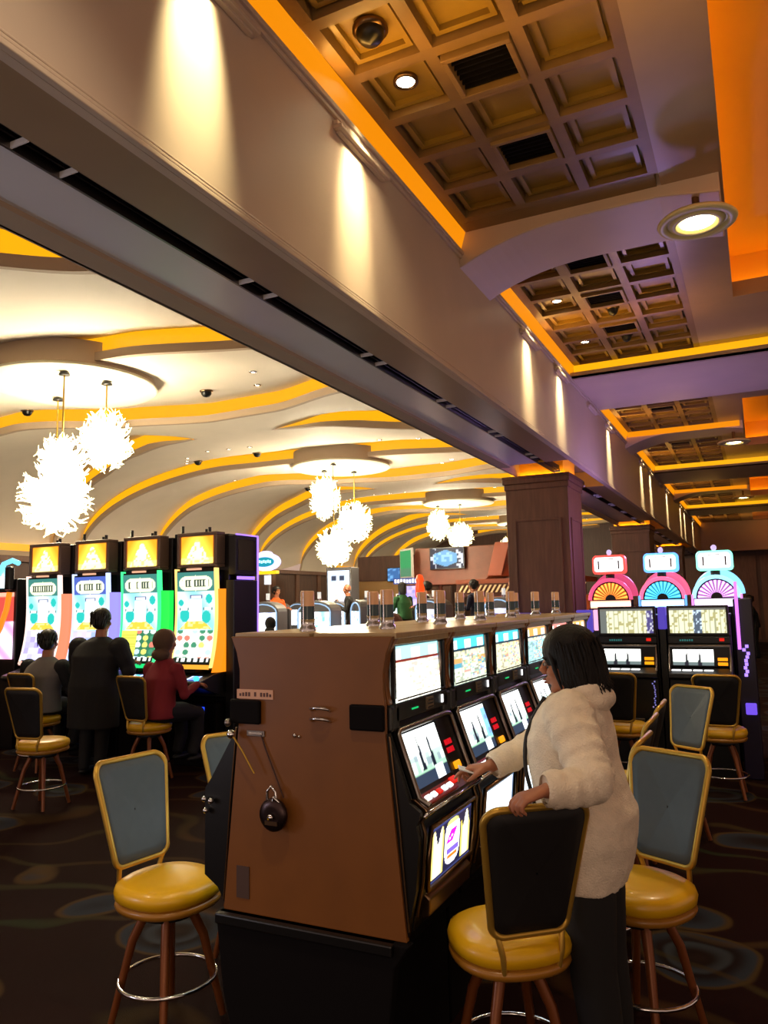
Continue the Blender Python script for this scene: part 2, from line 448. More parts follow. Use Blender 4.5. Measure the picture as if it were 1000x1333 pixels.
# ---- left hall ceiling : sawtooth of curved cove steps on a vault
def vault(x):
    if x > -11.8: return 5.2
    t = (-11.8-x)/4.7
    return 5.2-2.05*(1-math.sqrt(max(0, 1-min(1, t)**2)))-.1*t
def interp(tab, x):
    if x <= tab[0][0]: return tab[0][1]
    for (a, p), (b, q) in zip(tab, tab[1:]):
        if x <= b:
            t = (x-a)/(b-a); t = t*t*(3-2*t)*.5+t*.5
            return p+(q-p)*t
    return tab[-1][1]
S1 = [(-16.5, -1.3), (-13, -.9), (-10.5, -.75), (-7.6, -.45), (-5.7, .15), (-4, 1.0), (-2.8, 1.5)]
S2 = [(-16.5, 1.6), (-15, 1.45), (-12.5, 1.75), (-10.5, 2.7), (-9, 3.15), (-7.5, 3.1), (-6, 2.6), (-4, 1.9), (-2.8, 1.7)]
S3 = [(-16.5, 6.1), (-14, 5.4), (-12.5, 4.8), (-11, 4.3), (-9.3, 4.0), (-7.5, 4.5), (-5.9, 5.7), (-4.3, 6.8), (-2.8, 7.4)]
def amp1(x): return .36
def amp2(x): return .38
def amp3(x): return .42*min(1, max(0, abs(x+9.3)-.9)/1.6)
CYC, CXC = 8.14, -9.1
curves = []
for k in range(-1, 4):
    for S, A in ((S1, amp1), (S2, amp2), (S3, amp3)): curves.append((CYC+PER*k, S, A))
YH0, YH1 = -3.0, 38.0
NX = 110; xs = [-16.5+(13.68)*i/NX for i in range(NX+1)]
ce = MB(); vs = []; fs = []
cols_ = []
for x in xs:
    z0 = vault(x); col = []
    ylist = [YH0]+[c0+interp(S, x) for c0, S, A in curves]+[YH1]
    al = [0]+[A(x) for c0, S, A in curves]+[0]
    for k in range(len(ylist)-1):
        for j in range(8):
            s = j/7; yv = ylist[k]+(ylist[k+1]-ylist[k])*s
            col.append((x, yv, z0+al[k+1]*(s*s)))
    cols_.append(col)
M_ = len(cols_[0])
for c in cols_: vs += c
for i in range(NX):
    for j in range(M_-1):
        if (j+1) % 8 == 0: continue
        a = i*M_+j; fs.append((a, a+1, a+M_+1, a+M_))
ce.add(vs, fs, CREAM, True)
struct(ce.build('ceiling'))
ov = MB()
for ci, (c0, S, A) in enumerate(curves):
    lip = MB(); st = MB()
    runs = []; cur = []
    for x in xs:
        a = A(x)
        if a > .02: cur.append(x)
        else:
            if len(cur) > 1: runs.append(cur)
            cur = []
    if len(cur) > 1: runs.append(cur)
    for run in runs:
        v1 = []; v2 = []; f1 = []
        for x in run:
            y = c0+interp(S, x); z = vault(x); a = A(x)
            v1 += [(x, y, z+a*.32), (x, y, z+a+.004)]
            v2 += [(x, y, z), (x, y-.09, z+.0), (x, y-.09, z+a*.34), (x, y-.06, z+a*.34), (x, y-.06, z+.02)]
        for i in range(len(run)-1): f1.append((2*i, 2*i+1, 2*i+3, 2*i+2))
        st.add(v1, f1, AMB, True)  # step face emits amber, standing in for light from a hidden trough
        for q in range(4):
            lip.add(v2, [(5*i+q, 5*i+q+1, 5*i+q+6, 5*i+q+5) for i in range(len(run)-1)], LIP, True)
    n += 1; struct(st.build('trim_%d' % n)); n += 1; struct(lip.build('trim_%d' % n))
# springline coves on the left wall
for k in range(4):
    y = CYC+PER*k+4.4
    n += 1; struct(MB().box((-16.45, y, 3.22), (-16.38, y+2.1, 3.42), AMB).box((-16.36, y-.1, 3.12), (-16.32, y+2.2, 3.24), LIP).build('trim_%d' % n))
lw = MB().box((-16.7, -3, 0), (-16.5, 38, 3.12), WOODDK)
for i in range(22):
    y = 1+i*1.66; lw.box((-16.5, y, .1), (-16.44, y+.25, 3.0), WOODCOL)
lw.box((-16.5, -3, 2.98), (-16.35, 38, 3.12), WOODCOL)
struct(lw.build('wall_left'))
struct(MB().box((-16.7, 38, 0), (-3, 38.2, 5.7), WOODDK).build('wall_back'))

# drums (round ceiling discs) + chandeliers
DISC = mat('pale_disc_plaster', (.93, .90, .80), .6)
def disc(k, label):
    d = thing('ceiling_disc', label, 'ceiling disc', (CXC, CYC+PER*k, 5.12), group='round ceiling discs over the lamp clusters')
    MB().lathe([(1.17, .34), (1.17, .03), (1.2, .03), (1.22, 0), (1.2, -.015), (.01, -.02)], DISC, 64).build('drum', d)
    MB().lathe([(1.18, .36), (1.185, .04)], LIP, 64).build('drum_side', d)
for k, lb in enumerate(('big round ceiling disc over the three nearest spiky lamps', 'second round ceiling disc, above the middle lamp cluster', 'third round ceiling disc, far down the hall', 'farthest round ceiling disc, partly hidden by the column')):
    disc(k, lb)
GLC = glow('hot_lamp_glass', (1, .93, .80), 130.)
GLS = glow('lamp_glass_spikes', (1, .92, .66), 9.)
def chandelier(x, y, z, r, h, seed, label, ztop=5.10):
    t = thing('pendant_lamp', label, 'hanging lamp', (x, y, z), group='spiky white glass pendant lamps')
    rnd = random.Random(seed)
    MB().ell((0, 0, 0), (r*.62, r*.62, h*.66), GLC, 16, 10).build('glowing_core', t)
    g = MB()
    for i in range(210):
        ph = rnd.uniform(0, 2*PI); ct = rnd.uniform(-1, 1); s_ = math.sqrt(1-ct*ct)
        d = V((s_*math.cos(ph), s_*math.sin(ph), ct)); dd = V((d.x*r, d.y*r, d.z*h))
        tw = d.orthogonal().normalized(); tw.rotate(Matrix.Rotation(rnd.uniform(0, 2*PI), 3, d)); ln = rnd.uniform(.84, 1.22)
        pts = []; curl = rnd.uniform(.08, .42)
        for j in range(6):
            q = j/5; p = dd*(.5+.5*q*ln)+tw*curl*r*math.sin(q*PI*1.1)*q+V((0, 0, .10*h*q*q))
            pts.append(p)
        w = r*.040
        g.tube(pts, [w, w*1.1, w, w*.8, w*.55, w*.2], GLS, 5)
    g.build('glass_spikes', t)
    MB().cyl((0, 0, h*.5), (0, 0, ztop-z), .012, GOLDM, n=8).lathe([(.01, 0), (.08, .0), (.07, .03), (.02, .05)], DARKG, 16, c=(0, 0, ztop-z-.05)).build('rod', t)
    return t
CH = [
 (-8.42, 8.14, 4.18, .38, .46, 'upper right lamp of the nearest spiky cluster'),
 (-9.72, 8.40, 3.46, .54, .60, 'lowest and largest lamp of the nearest spiky cluster'),
 (-8.57, 7.50, 3.77, .34, .40, 'lamp between the two others of the nearest spiky cluster'),
 (-9.56, 16.4, 4.36, .40, .55, 'upper left lamp of the middle spiky cluster'),
 (-8.99, 16.9, 3.76, .44, .50, 'right hand lamp of the middle spiky cluster'),
 (-8.91, 15.7, 3.09, .42, .48, 'lowest lamp of the middle spiky cluster'),
 (-9.86, 24.7, 4.38, .40, .55, 'left lamp of the third spiky cluster down the hall'),
 (-9.05, 24.7, 3.95, .44, .46, 'right lamp of the third spiky cluster above the television bar'),
 (-9.9, 33.0, 3.95, .42, .55, 'farthest spiky lamp, beside the wood column')]
for i, c in enumerate(CH): chandelier(*c[:5], 11+i, c[5])

# tiny recessed downlights of the left hall
DL = glow('downlight_lens', (1, .95, .85), 6.)
k = 0
base_ = thing('recessed_downlight', 'tiny recessed downlight in the cream vaulted ceiling', 'ceiling light', (-7.2, 10.2, 5.2), group='tiny downlights in the vaulted ceiling')
MB().lathe([(.06, 0), (.066, -.012), (.045, -.014)], CHROME, 12).build('rim', base_)
MB().lathe([(.044, -.012), (.001, -.018)], DL, 12).build('lens', base_)
def ceil_z(x, y):
    z0 = vault(x); yl = [YH0]+[c0+interp(S, x) for c0, S, A in curves]+[YH1]; al = [0]+[A(x) for c0, S, A in curves]+[0]
    for q in range(len(yl)-1):
        if yl[q] <= y <= yl[q+1]:
            s = (y-yl[q])/(yl[q+1]-yl[q]); return z0+al[q+1]*s*s
    return z0
base_.location = (-7.2, 10.2, ceil_z(-7.2, 10.2))
for kk in range(4):
    for dx, dy in ((-4.8, .6), (-6.6, 1.1), (-11.9, 5.9), (-12.25, 6.3), (-12.6, 6.7), (-10.4, 5.5), (-9.9, 5.6), (-10.9, 5.4), (-7.2, 2.0), (-6.4, 6.9), (-5.6, 7.0), (-7.3, 6.8), (-13.0, .9)):
        x, y = dx, CYC+PER*kk+dy
        if y > 37 or (kk == 0 and dx == -7.2): continue
        c = copy_tree(base_); c.location = (x, y, ceil_z(x, y))

# ceiling furniture of the aisle
def vent(x, y, label):
    t = thing('ceiling_vent', label, 'vent', (x, y, ZC+.01), group='dark square vents in the coffers')
    MB().box((-.17, -.16, .03), (.17, .16, .05), BLACKM).build('duct', t)
    f = MB(); 
    for q in ((-.19, -.18, .19, -.15), (-.19, .15, .19, .18), (-.19, -.15, -.16, .15), (.16, -.15, .19, .15)): f.box((q[0], q[1], -.035), (q[2], q[3], .06), COFRIB)
    f.build('frame', t, bevel=.004)
    s = MB()
    for i in range(7): s.box((-.16, -.13+.043*i, .0), (.16, -.12+.043*i, .03), BLACKM, None)
    s.build('slats', t)
vl = ['nearest dark square vent in the gold coffers', 'second dark vent in the gold coffers, just before the arch', 'dark vent in the coffers just past the arch', 'middle dark vent in the coffers past the arch', 'dark vent in the coffers before the first cross beam', 'near dark vent in the second coffered bay', 'far dark vent in the second coffered bay']
for (x, y), lb in zip(((-1.14, 3.73), (-1.14, 4.58), (-1.14, 6.43), (-1.14, 7.34), (-1.14, 8.26), (-1.14, 12.2), (-1.14, 15.2)), vl): vent(x, y, lb)
def downl(x, y, r, label, z=ZC+.075, w=40, es=30):
    t = thing('downlight', label, 'ceiling light', (x, y, z), group='round downlights in the gold coffers')
    MB().lathe([(r*1.25, .0), (r*1.3, -.02), (r, -.025), (r*.9, .0)], BRONZE, 24).build('trim_ring', t)
    MB().lathe([(r*.95, -.015), (.001, -.02)], glow('downlight_hot', (1, .93, .75), es), 24).build('lens', t)
    if w:
        ld = bpy.data.lights.new('dl', 'SPOT'); ld.energy = w; ld.color = (1, .78, .45); ld.spot_size = math.radians(110); ld.spot_blend = 1; ld.shadow_soft_size = .06
        lo = bpy.data.objects.new('downlight_beam', ld); COL.objects.link(lo); lo.location = (x, y, z-.04)
downl(-1.60, 3.71, .055, 'small bright round downlight in the nearest coffers', w=60)
downl(-1.60, 7.34, .045, 'small round downlight in the coffers past the arch', w=40, es=10)
downl(-1.60, 8.71, .045, 'small round downlight beside the first cross beam', w=30, es=10)
def dome(x, y, label, r=.055, z=ZC+.075):
    t = thing('security_camera', label, 'camera', (x, y, z), group='black dome cameras on the coffers')
    MB().lathe([(r*1.2, .0), (r*1.25, -.02), (r, -.03)], BRONZE, 20).build('mount', t)
    MB().lathe([(r, -.03), (r*.9, -.06), (r*.6, -.085), (.002, -.098)], BLACK, 20).build('dome', t)
dome(-1.60, 3.265, 'black dome camera in the nearest gold coffer', .075)
dome(-1.14, 7.8, 'black dome camera between two vents past the arch')
dome(-1.14, 8.71, 'black dome camera beside the last vent before the cross beam')
def bigdisc(y, label, w):
    t = thing('disc_light', label, 'ceiling light', (-.21, y, ZF-.155), group='large ringed disc lights on the flat ceiling band')
    MB().lathe([(.10, .06), (.24, .035), (.262, .015), (.255, .0), (.235, -.004), (.205, -.006), (.198, .012), (.178, .014), (.170, -.004), (.14, -.008), (.132, .012), (.116, .02)], mat('disc_light_cream', (.92, .86, .62), .4), 48).build('ring_housing', t)
    MB().cyl((0, 0, .05), (0, 0, .305), .025, BRONZE, n=12).build('stem', t)
    MB().lathe([(.112, .008), (.06, -.006), (.001, -.012)], glow('disc_light_lens', (1, .93, .72), 16.), 32).build('lens', t)
    ld = bpy.data.lights.new('dl', 'SPOT'); ld.energy = w; ld.color = (1, .82, .52); ld.spot_size = math.radians(125); ld.spot_blend = 1; ld.shadow_soft_size = .1
    lo = bpy.data.objects.new('disc_beam', ld); COL.objects.link(lo); lo.location = (-.21, y, ZF-.19)
for i, (x, y) in enumerate(((-8.05, 9.95), (-10.15, 9.2), (-11.9, 9.6), (-12.3, 14.9), (-10.6, 15.0), (-12.0, 19.6))):
    c = copy_tree([o for o in COL.objects if o.name == 'security_camera'][0]); c.location = (x, y, ceil_z(x, y)); c.scale = (1.2, 1.2, 1.2)
    c['group'] = 'small dark dome cameras in the vaulted ceiling'
    c['label'] = ('dark dome camera right of the nearest round ceiling disc', 'dark dome camera at the right rim of the nearest ceiling disc', 'dark dome camera behind the rods of the nearest lamps', 'dark dome camera above the arcs left of the second disc', 'dark dome camera just left of the second round disc', 'dark dome camera low on the vault by the second lamp cluster')[i]
bigdisc(5.52, 'large ringed disc light on the ceiling beside the orange recess', 170)
bigdisc(14.1, 'second ringed disc light, beyond the first cross beam', 90)
bigdisc(22.3, 'third ringed disc light, far down the aisle', 60)
# column pairs
def column(y0, label):
    t = thing('column', label, 'column', (-2.585, y0+.44, 0), group='square dark wood columns under the long beam')
    h = 3.40
    MB().box((-.42, -.42, 0), (.42, .42, h-.01), WOODCOL).build('shaft', t, bevel=.006)
    c = MB(); c.box((-.455, -.455, 3.33), (.455, .455, h), WOODCOL).box((-.437, -.437, 3.25), (.437, .437, 3.33), WOODCOL).build('capital', t, bevel=.01)
    c = MB(); c.box((-.46, -.46, 0), (.46, .46, .18), WOODCOL).build('plinth', t, bevel=.01)
    rm = MB()
    for q in ((-.455, -.455, .455, -.44), (-.455, .44, .455, .455), (-.455, -.44, -.44, .44), (.44, -.44, .455, .44)): rm.box((q[0], q[1], h), (q[2], q[3], h+.035), WOODCOL)
    rm.build('capital_rim', t)
    MB().box((-.36, -.36, h), (.36, .36, ZS+.24), AMBWALL).build('plaster_neck', t)
    for nm, M in (('panel_frame', Matrix.Rotation(0, 4, 'Z')), ('panel_frame', Matrix.Rotation(PI/2, 4, 'Z'))):
        f = MB()
        for q in ((-.32, .5, -.29, 2.85), (.29, .5, .32, 2.85), (-.29, .5, .29, .53), (-.29, 2.82, .29, 2.85)):
            f.box((q[0], -.435, q[1]), (q[2], -.42, q[3]), WOODCOL, M)
        f.build(nm, t, bevel=.003)
for y, lb in zip(COLY[1:], ('nearest square dark wood column, behind the slot machine row', 'second dark wood column, behind the red wheel sign', 'third dark wood column far along the beam')): column(y, lb)
# ================================================================== screen art
def art_pay(seed, kind):
    tops = [((.55, 1.2, 1.25), (1.6, 1.7, 1.6)), ((.1, .75, 1.0), (1.5, 1.7, 1.7)), ((.08, .7, .9), (1.4, 1.6, 1.6)), ((1.3, .45, .1), (1.6, 1.5, 1.2)), ((1.3, .3, .25), (1.6, 1.6, 1.5)), ((1.2, .5, .1), (1.5, 1.5, 1.4))]
    tc, tw = tops[kind % 6]
    base = [(1.9, 1.75, 1.45), (.95, 1.05, .8), (1.0, .95, .65), (.55, .95, .95), (1.4, 1.4, 1.3), (1.0, 1.2, 1.2)][kind % 6]
    def f(u, v):
        if v > .97 or v < .015 or u < .01 or u > .985: return (.1, .2, .2)
        if v > .74:
            a = math.sin(u*PI*5+.4); r = .5+.5*math.sin(u*21+seed)
            return tw if a > .1 and v < .93 else tc
        if v > .69: return (.25, .03, .02) if kind == 0 else (.02, .05, .08)
        c = base
        q = (u*4) % 1
        if q < .05: return tuple(x*.45 for x in c)
        i = int(u*16); j = int(v*26); h = hsh(i, j, seed)
        if u > .3 and (h > .62) and v > .12:
            cc = [(1.2, .45, .1), (.15, .25, .7), (.7, .1, .12), (1.1, .9, .2), (.1, .5, .4), (.1, .1, .1)][int(hsh(i, j, seed+3)*6)]
            return mix(c, cc, .65)
        if kind == 1 and .28 < v < .55 and (u < .28 or u > .74): return (1.0, .45, .15) if v > .44 else ((.12, .45, .6) if v > .34 else c)
        if h > .72: return tuple(x*.55 for x in c)
        if v > .6: return mix(c, (1.2, .9, .5), .5)
        return c
    return f
def art_reel(seed, blue=False):
    def f(u, v):
        if v > .93: return (1.6, 1.7, 1.7)
        if v < .26:
            if .62 < u < .86: return (1.5, 1.6, 1.7)
            if v > .2: return (.5, .9, .6)
            return (.03, .05, .09)
        for c in (.33, .64):
            w = .05*(1-(v-.26)/.62)+.006
            if abs(u-c) < w: return (.01, .015, .03)
        i = int(u*3); j = int(v*9); h = hsh(int(u*9), j, seed)
        c = mix((.75, .95, .85), (1.9, 2.0, 1.9), min(1, max(0, (v-.2)*1.6)))
        if v < .55 and h > .55: c = mix(c, (.15, .45, .3), .6)
        if blue and u > .8: c = (.3, .7, 1.4)
        if h > .86 and v < .75: c = mix(c, (.2, .2, .4), .5)
        return c
    return f
def art_flame(u, v):
    """belly glass: white-yellow flames left and right of a white oval with a magenta emblem"""
    bg = (.02, .02, .06)
    if v > .93 or v < .03: return (.05, .06, .2)
    fl = None
    for a, b, s in ((.02, .30, 0), (.74, .98, 3)):
        if a < u < b:
            top = .78+.14*math.sin((u-a)*34+s)
            if .06 < v < top:
                t = abs((u-a)/(b-a)-.5)*2; fl = mix((2.2, 2.2, 1.9), (1.7, 1.25, .02), t if a < .5 else t**.7)
    if fl: return fl
    if .33 < u < .71:
        cx = (u-.52)/.19; cy = (v-.52)/.42
        if abs(cx)**3+abs(cy)**3 < 1:
            if .50 < v < .74 and abs((u-.50)+(v-.62)*-.5) < .085 and hsh(int(u*30), int(v*30)) > .12: return (1.1, .02, 1.3)
            if .30 < v < .40 and .38 < u < .68: return (.25, .15, 1.2)
            if .20 < v < .28 and .40 < u < .66: return (1.4, .25, .02)
            if v > .84: return (1.5, 1.3, .3)
            return (1.9, 1.85, 2.1)
    return bg
def art_white(u, v):
    if v < .12 or v > .96: return (.1, .2, .3)
    return mix((1.0, 1.5, 1.7), (2, 2, 2), min(1, v*1.2)) if abs(u-.5) < .46 else (.05, .1, .2)
def art_jungle(seed, low):
    """tall portrait game: cloud title at top, pale sky, turquoise blobs, gold heap, reels at the bottom"""
    def f(u, v):
        c = mix((.5, 1.2, 1.35), (1.5, 1.75, 1.8), .5+.5*math.sin(u*7+v*9+seed))
        if v > .78:
            cx = (u-.5)/.45; cy = (v-.875)/.085
            if abs(cx)**4+abs(cy)**2 < 1:
                if abs(cy) < .52 and abs(cx) < .80:
                    k = int(u*13)
                    return (.06, .10, .08) if hsh(k, 0, seed) > .28 and (abs(cy) > .3 or (u*13) % 1 < .62) else (1.9, 1.9, 1.3)
                return (1.5, 1.6, 1.1)
            return (.08, .35, .30) if low != 'blue' else (.12, .2, .8)
        if .70 < v < .745 and .34 < u < .68: return (.12, .12, .35) if (v < .71 or v > .735 or u < .38 or u > .64) else (1.6, 1.6, 1.7)
        for cx, cy in ((.18, .59), (.82, .59)):
            if abs(u-cx) < .13 and abs(v-cy) < .02: return (.1, .25, .25) if abs(u-cx) > .09 else (1.6, 1.6, 1.5)
        for cx, cy, r in ((.2, .52, .13), (.85, .70, .09), (.78, .5, .12), (.1, .66, .07)):
            if (u-cx)**2+((v-cy)*1.7)**2 < r*r: return (.04, .85, .75)
        if abs(u-.5) < .16 and .45 < v < .7: return (2, 2, 1.9)
        if .36 < v < .46 and abs(u-.5) < .44-(v-.36)*2.2: return (1.4, .95, .10) if hsh(int(u*14), int(v*40), seed) > .35 else (1.6, 1.3, .5)
        if low == 'blue' and v < .36: return mix((.6, .8, 1.7), (1.4, 1.1, 1.8), hsh(int(u*7), int(v*18), seed))
        if low == 'lilac' and v < .42: return mix((.55, .4, 1.5), (1.5, 1.6, 1.9), hsh(int(u*6), int(v*14), seed))
        if v < .055: return (1.8, 1.8, 1.8) if (u*6) % 1 > .35 and v > .012 and .1 < u < .95 else (.02, .03, .02)
        if v < .36:
            if low == 'green' and u < .44: return (1.3, 1.3, .18) if (v*30) % 1 > .12 else (.8, .8, .1)
            i = int(u*5); j = int(v*13); h = hsh(i, j, seed); fu, fv = (u*5) % 1-.5, (v*13) % 1-.5
            if fu*fu+fv*fv > .16: return (1.6, 1.6, 1.4) if low != 'green' else (.05, .3, .15)
            cs = [(1.5, 1.7, 1.6), (1.4, 1.3, .3), (.1, .45, .25), (.9, 1.2, 1.6), (1.3, .35, .25), (1.7, 1.7, 1.7)]
            return cs[int(h*6)]
        return c
    return f
def art_gold(seed):
    """orange topper picture with a pale blazing triangle"""
    def f(u, v):
        if u < .03 or u > .97 or v < .03 or v > .97: return (.12, .03, .01)
        t = abs(u-.5)*2.0-(1-v)*.85
        c = mix((1.4, 1.1, .12), (1.2, .42, .02), min(1, max(0, t*1.2+.3)))
        if t < -.05 and v < .85: c = (1.9, 1.75, .95) if hsh(int(u*16), int(v*14), seed) > .3 else (1.6, 1.2, .2)
        if v < .25: c = mix(c, (1.4, 1.3, .4), .5)
        return c
    return f
def art_cols(seed, split):
    def f(u, v):
        if v > .9: return (.2, .2, .17)
        if split and .43 < u < .57: return (.12, .16, .22) if hsh(int(u*40), int(v*14), seed) > .35 else (.8, 1., 1.2)
        if not split and u < .12: return (.2, .22, .2)
        if not split and u > .88: return (.12, .10, .3) if hsh(int(u*40), int(v*12), seed) > .4 else (.8, .8, .9)
        q = (u*11) % 1
        c = (1.15, 1.15, .78)
        if q > .8: c = (.5, .5, .3)
        if hsh(int(u*22), int(v*12), seed) > .78: c = (.6, .55, .25)
        return c
    return f
def solid(c): return lambda u, v: c
def flat_pos(x0, x1, y, z0, z1): return lambda u, v: (x0+(x1-x0)*u, y, z0+(z1-z0)*v)

# ================================================================== the near bank of slot machines (back to back)
BX, BY0, PT = -1.605, 2.63, .62
WHITEB = glow('lit_white_button', (1, 1, 1), 1.6); REDB = glow('lit_red_button', (1, .12, .06), .8); YELB = glow('lit_amber_button', (1, .6, .05), 1.5)
GREENL = glow('green_led', (.1, .9, .5), .8); REDL = glow('red_digits', (.9, .05, .12), .9)
TOWG = mat('tower_smoked_glass', (.16, .22, .24), .15, emit=(.3, .4, .4), es=.05)
TOWC = mat('tower_frosted_amber', (.80, .62, .48), .3, emit=(.9, .62, .4), es=.10)
DIMB = mat('dim_button', (.5, .5, .48), .4)
def near_slot(label, kind, loc, rz=0.):
    t = thing('slot_machine', label, 'slot machine', loc, rz, group='back to back slot machines in the nearest row')
    hw = PT/2-.012
    MB().box((.01, -hw, 0), (.30, hw, .55), BLACKM).box((.01, -hw, .53), (.36, hw, .60), BLACKM).build('stand', t, bevel=.006)
    body = [(.01, .60), (.40, .60), (.41, .66), (.435, .76), (.45, .93), (.44, .99), (.455, 1.015), (.455, 1.03), (.41, 1.06), (.330, 1.295), (.318, 1.33), (.325, 1.63), (.01, 1.63)]
    MB().prism(body, 'Y', -hw+.02, hw-.02, BLACK).build('cabinet', t, bevel=.008)
    # brown fins left and right of the top glass
    fin = [(.25, 1.40), (.335, 1.40), (.325, 1.46), (.322, 1.52), (.335, 1.59), (.366, 1.645), (.25, 1.645)]
    for s in (-1, 1):
        f = MB(); y = s*(hw+.006); f.prism(fin, 'Y', y-s*.03, y, LAM); f.build('side_fin', t, bevel=.003)
        f = MB(); f.box((.30, y-s*.075, 1.30), (.345, y, 1.395), DARKG); f.build('corner_block', t, bevel=.01)
    MB().box((.01, -hw-.006, 1.645), (.37, hw+.006, 1.668), LAMTOP).box((.30, -hw, 1.62), (.355, hw, 1.645), LAMTOP).build('top_board', t, bevel=.004)
    gl = MB(); 
    for q in ((-.25, 1.405, .25, 1.417), (-.25, 1.615, .25, 1.63), (-.268, 1.417, -.255, 1.615), (.235, 1.417, .25, 1.615)): gl.box((.325, q[0], q[1]), (.345, q[2], q[3]), DARKG)
    gl.build('glass_frame', t, bevel=.003)
    screen('pay_glass', t, art_pay(kind*7+1, kind), lambda u, v: (.340+.005*math.cos(v*PI), -.268+.46*u, 1.402+.215*v), 64, 60)
    MB().tube([(.338, .192, 1.42), (.345, .196, 1.52), (.340, .192, 1.61)], .006, STEEL, 6).build('glass_edge', t)
    # brand plate with bill validator
    MB().box((.325, -.26, 1.335), (.345, .26, 1.40), DARKG).build('name_plate', t, bevel=.003)
    MB().box((.345, -.12, 1.362), (.348, -.06, 1.368), GREENL).build('green_lamp', t)
    b = MB().box((.345, .02, 1.345), (.352, .09, 1.392), mat('bill_slot_beige', (.42, .36, .28), .5))
    for i in range(3): b.box((.352, .028, 1.350+.014*i), (.354, .082, 1.355+.014*i), BLACK)
    b.build('bill_validator', t)
    MB().box((.345, .19, 1.352), (.350, .205, 1.385), WHITEB).build('call_button', t)
    # sloping reel door
    def dp(y, s, o=0.): # s 0 bottom .. 1 top of door
        p = V((.415, y, 1.060)).lerp(V((.332, y, 1.298)), s); return p+V((.92, 0, .38))*o
    dr = MB(); dr.loft([[dp(-.275, 0, .0), dp(.275, 0, .0), dp(.275, 1, .0), dp(-.275, 1, .0)], [dp(-.275, 0, .012), dp(.275, 0, .012), dp(.275, 1, .012), dp(-.275, 1, .012)]], BLACK, smooth=False)
    dr.build('reel_door', t, bevel=.004)
    rim = [dp(-.27, .0, .02), dp(-.27, .5, .02), dp(-.27, .94, .02), dp(-.255, .985, .02), dp(.2, 1., .02), dp(.25, .985, .02), dp(.272, .94, .02), dp(.272, .5, .02), dp(.275, 0, .02)]
    rim = [dp(-.272, -.06, .03)+V((.03, 0, -.012))]+rim+[dp(.277, -.06, .03)+V((.03, 0, -.012))]
    MB().tube(rim, .011, STEEL, 8).build('chrome_rim', t)
    screen('reel_glass', t, art_reel(kind+3, kind == 1), lambda u, v: tuple(dp(-.235+.32*u, .10+.82*v, .014)), 40, 30)
    MB().box((0, -.006, 0), (.004, .006, .22), STEEL, Matrix.Translation(dp(.10, .08, .013))@Matrix.Rotation(-.39, 4, 'Y')).build('glass_divider', t)
    dg = MB()
    for i, s in enumerate((.42, .55)): 
        for j in range(3): dg.cbox((0, 0, 0), (.004, .018, .022), REDL, Matrix.Translation(dp(.135+.026*j, s, .014))@Matrix.Rotation(-.39, 4, 'Y'))
    dg.build('digit_display', t)
    MB().cbox((0, 0, 0), (.012, .06, .03), YELB, Matrix.Translation(dp(.17, .16, .018))@Matrix.Rotation(-.39, 4, 'Y')).build('amber_button', t, bevel=.004)
    # button deck
    dk = MB().prism([(.40, 1.01), (.463, 1.01), (.470, 1.022), (.463, 1.035), (.420, 1.065), (.40, 1.065)], 'Y', -.28, .28, BRONZE); dk.build('button_deck', t, bevel=.004)
    Rk = Matrix.Rotation(math.radians(33), 4, 'Y')
    MB().cbox((0, 0, 0), (.05, .30, .010), mat('red_deck_glass', (.35, .10, .07), .3, emit=(.6, .12, .06), es=.25), Matrix.Translation((.441, -.09, 1.054))@Rk).build('deck_glass', t, bevel=.003)
    for j in range(5):
        MB().cbox((0, 0, 0), (.022, .038, .012), WHITEB if j != 2 else REDB, Matrix.Translation((.446, -.215+.055*j, 1.059))@Rk).build('play_button', t, bevel=.004)
    MB().cbox((0, 0, 0), (.030, .06, .016), REDB, Matrix.Translation((.436, .07, 1.064))@Rk).build('spin_button', t, bevel=.005)
    MB().tube([(.46, -.285, 1.01), (.472, -.285, 1.02), (.472, .285, 1.02), (.46, .285, 1.01)], .008, CHROME, 8).build('deck_edge', t)
    # belly
    def bp(y, s, o=0.): return V((.433, y, .745)).lerp(V((.452, y, .945)), s)+V((o, 0, 0))
    fr = MB(); pr_ = [bp(-.235, -.04, .01), bp(-.25, .5, .012), bp(-.235, 1.06, .01), bp(.235, 1.06, .01), bp(.25, .5, .012), bp(.235, -.04, .01)]
    fr.tube(pr_, .010, BRONZE, 8, closed=True); fr.build('belly_frame', t)
    screen('belly_glass', t, art_flame if kind in (0, 3) else art_white, lambda u, v: tuple(bp(-.215+.43*u, v, .006)), 56, 56)
    for s in (-.28, .28): MB().tube([(.415, s, .66), (.443, s, .78), (.458, s, .95), (.445, s, .99), (.465, s, 1.015)], .007, BRONZE, 6).build('edge_trim', t)
    MB().prism([(.38, .61), (.44, .64), (.445, .70), (.42, .72)], 'Y', -.22, .22, BRONZE).build('coin_tray', t, bevel=.006)
    # tower light
    w = MB(); w.lathe([(.036, 0), (.036, .012), (.030, .02), (.030, .045), (.033, .05)], CHROME, 20, c=(.135, .11, 1.668)).build('tower_base', t)
    MB().lathe([(.029, .05), (.029, .105)], TOWG, 20, c=(.135, .11, 1.668)).build('tower_lower_lens', t)
    MB().lathe([(.029, .105), (.029, .165), (.026, .17), (.003, .171)], TOWC, 20, c=(.135, .11, 1.668)).build('tower_upper_lens', t)
    MB().tube([(.135, .11+.034, 1.70), (.135, .11+.034, 1.835)], .003, CHROME, 6).tube([(.135, .11-.034, 1.70), (.135, .11-.034, 1.835)], .003, CHROME, 6).build('tower_rod', t)
    return t
ords = ['nearest', 'second nearest', 'third', 'fourth', 'fifth', 'farthest']
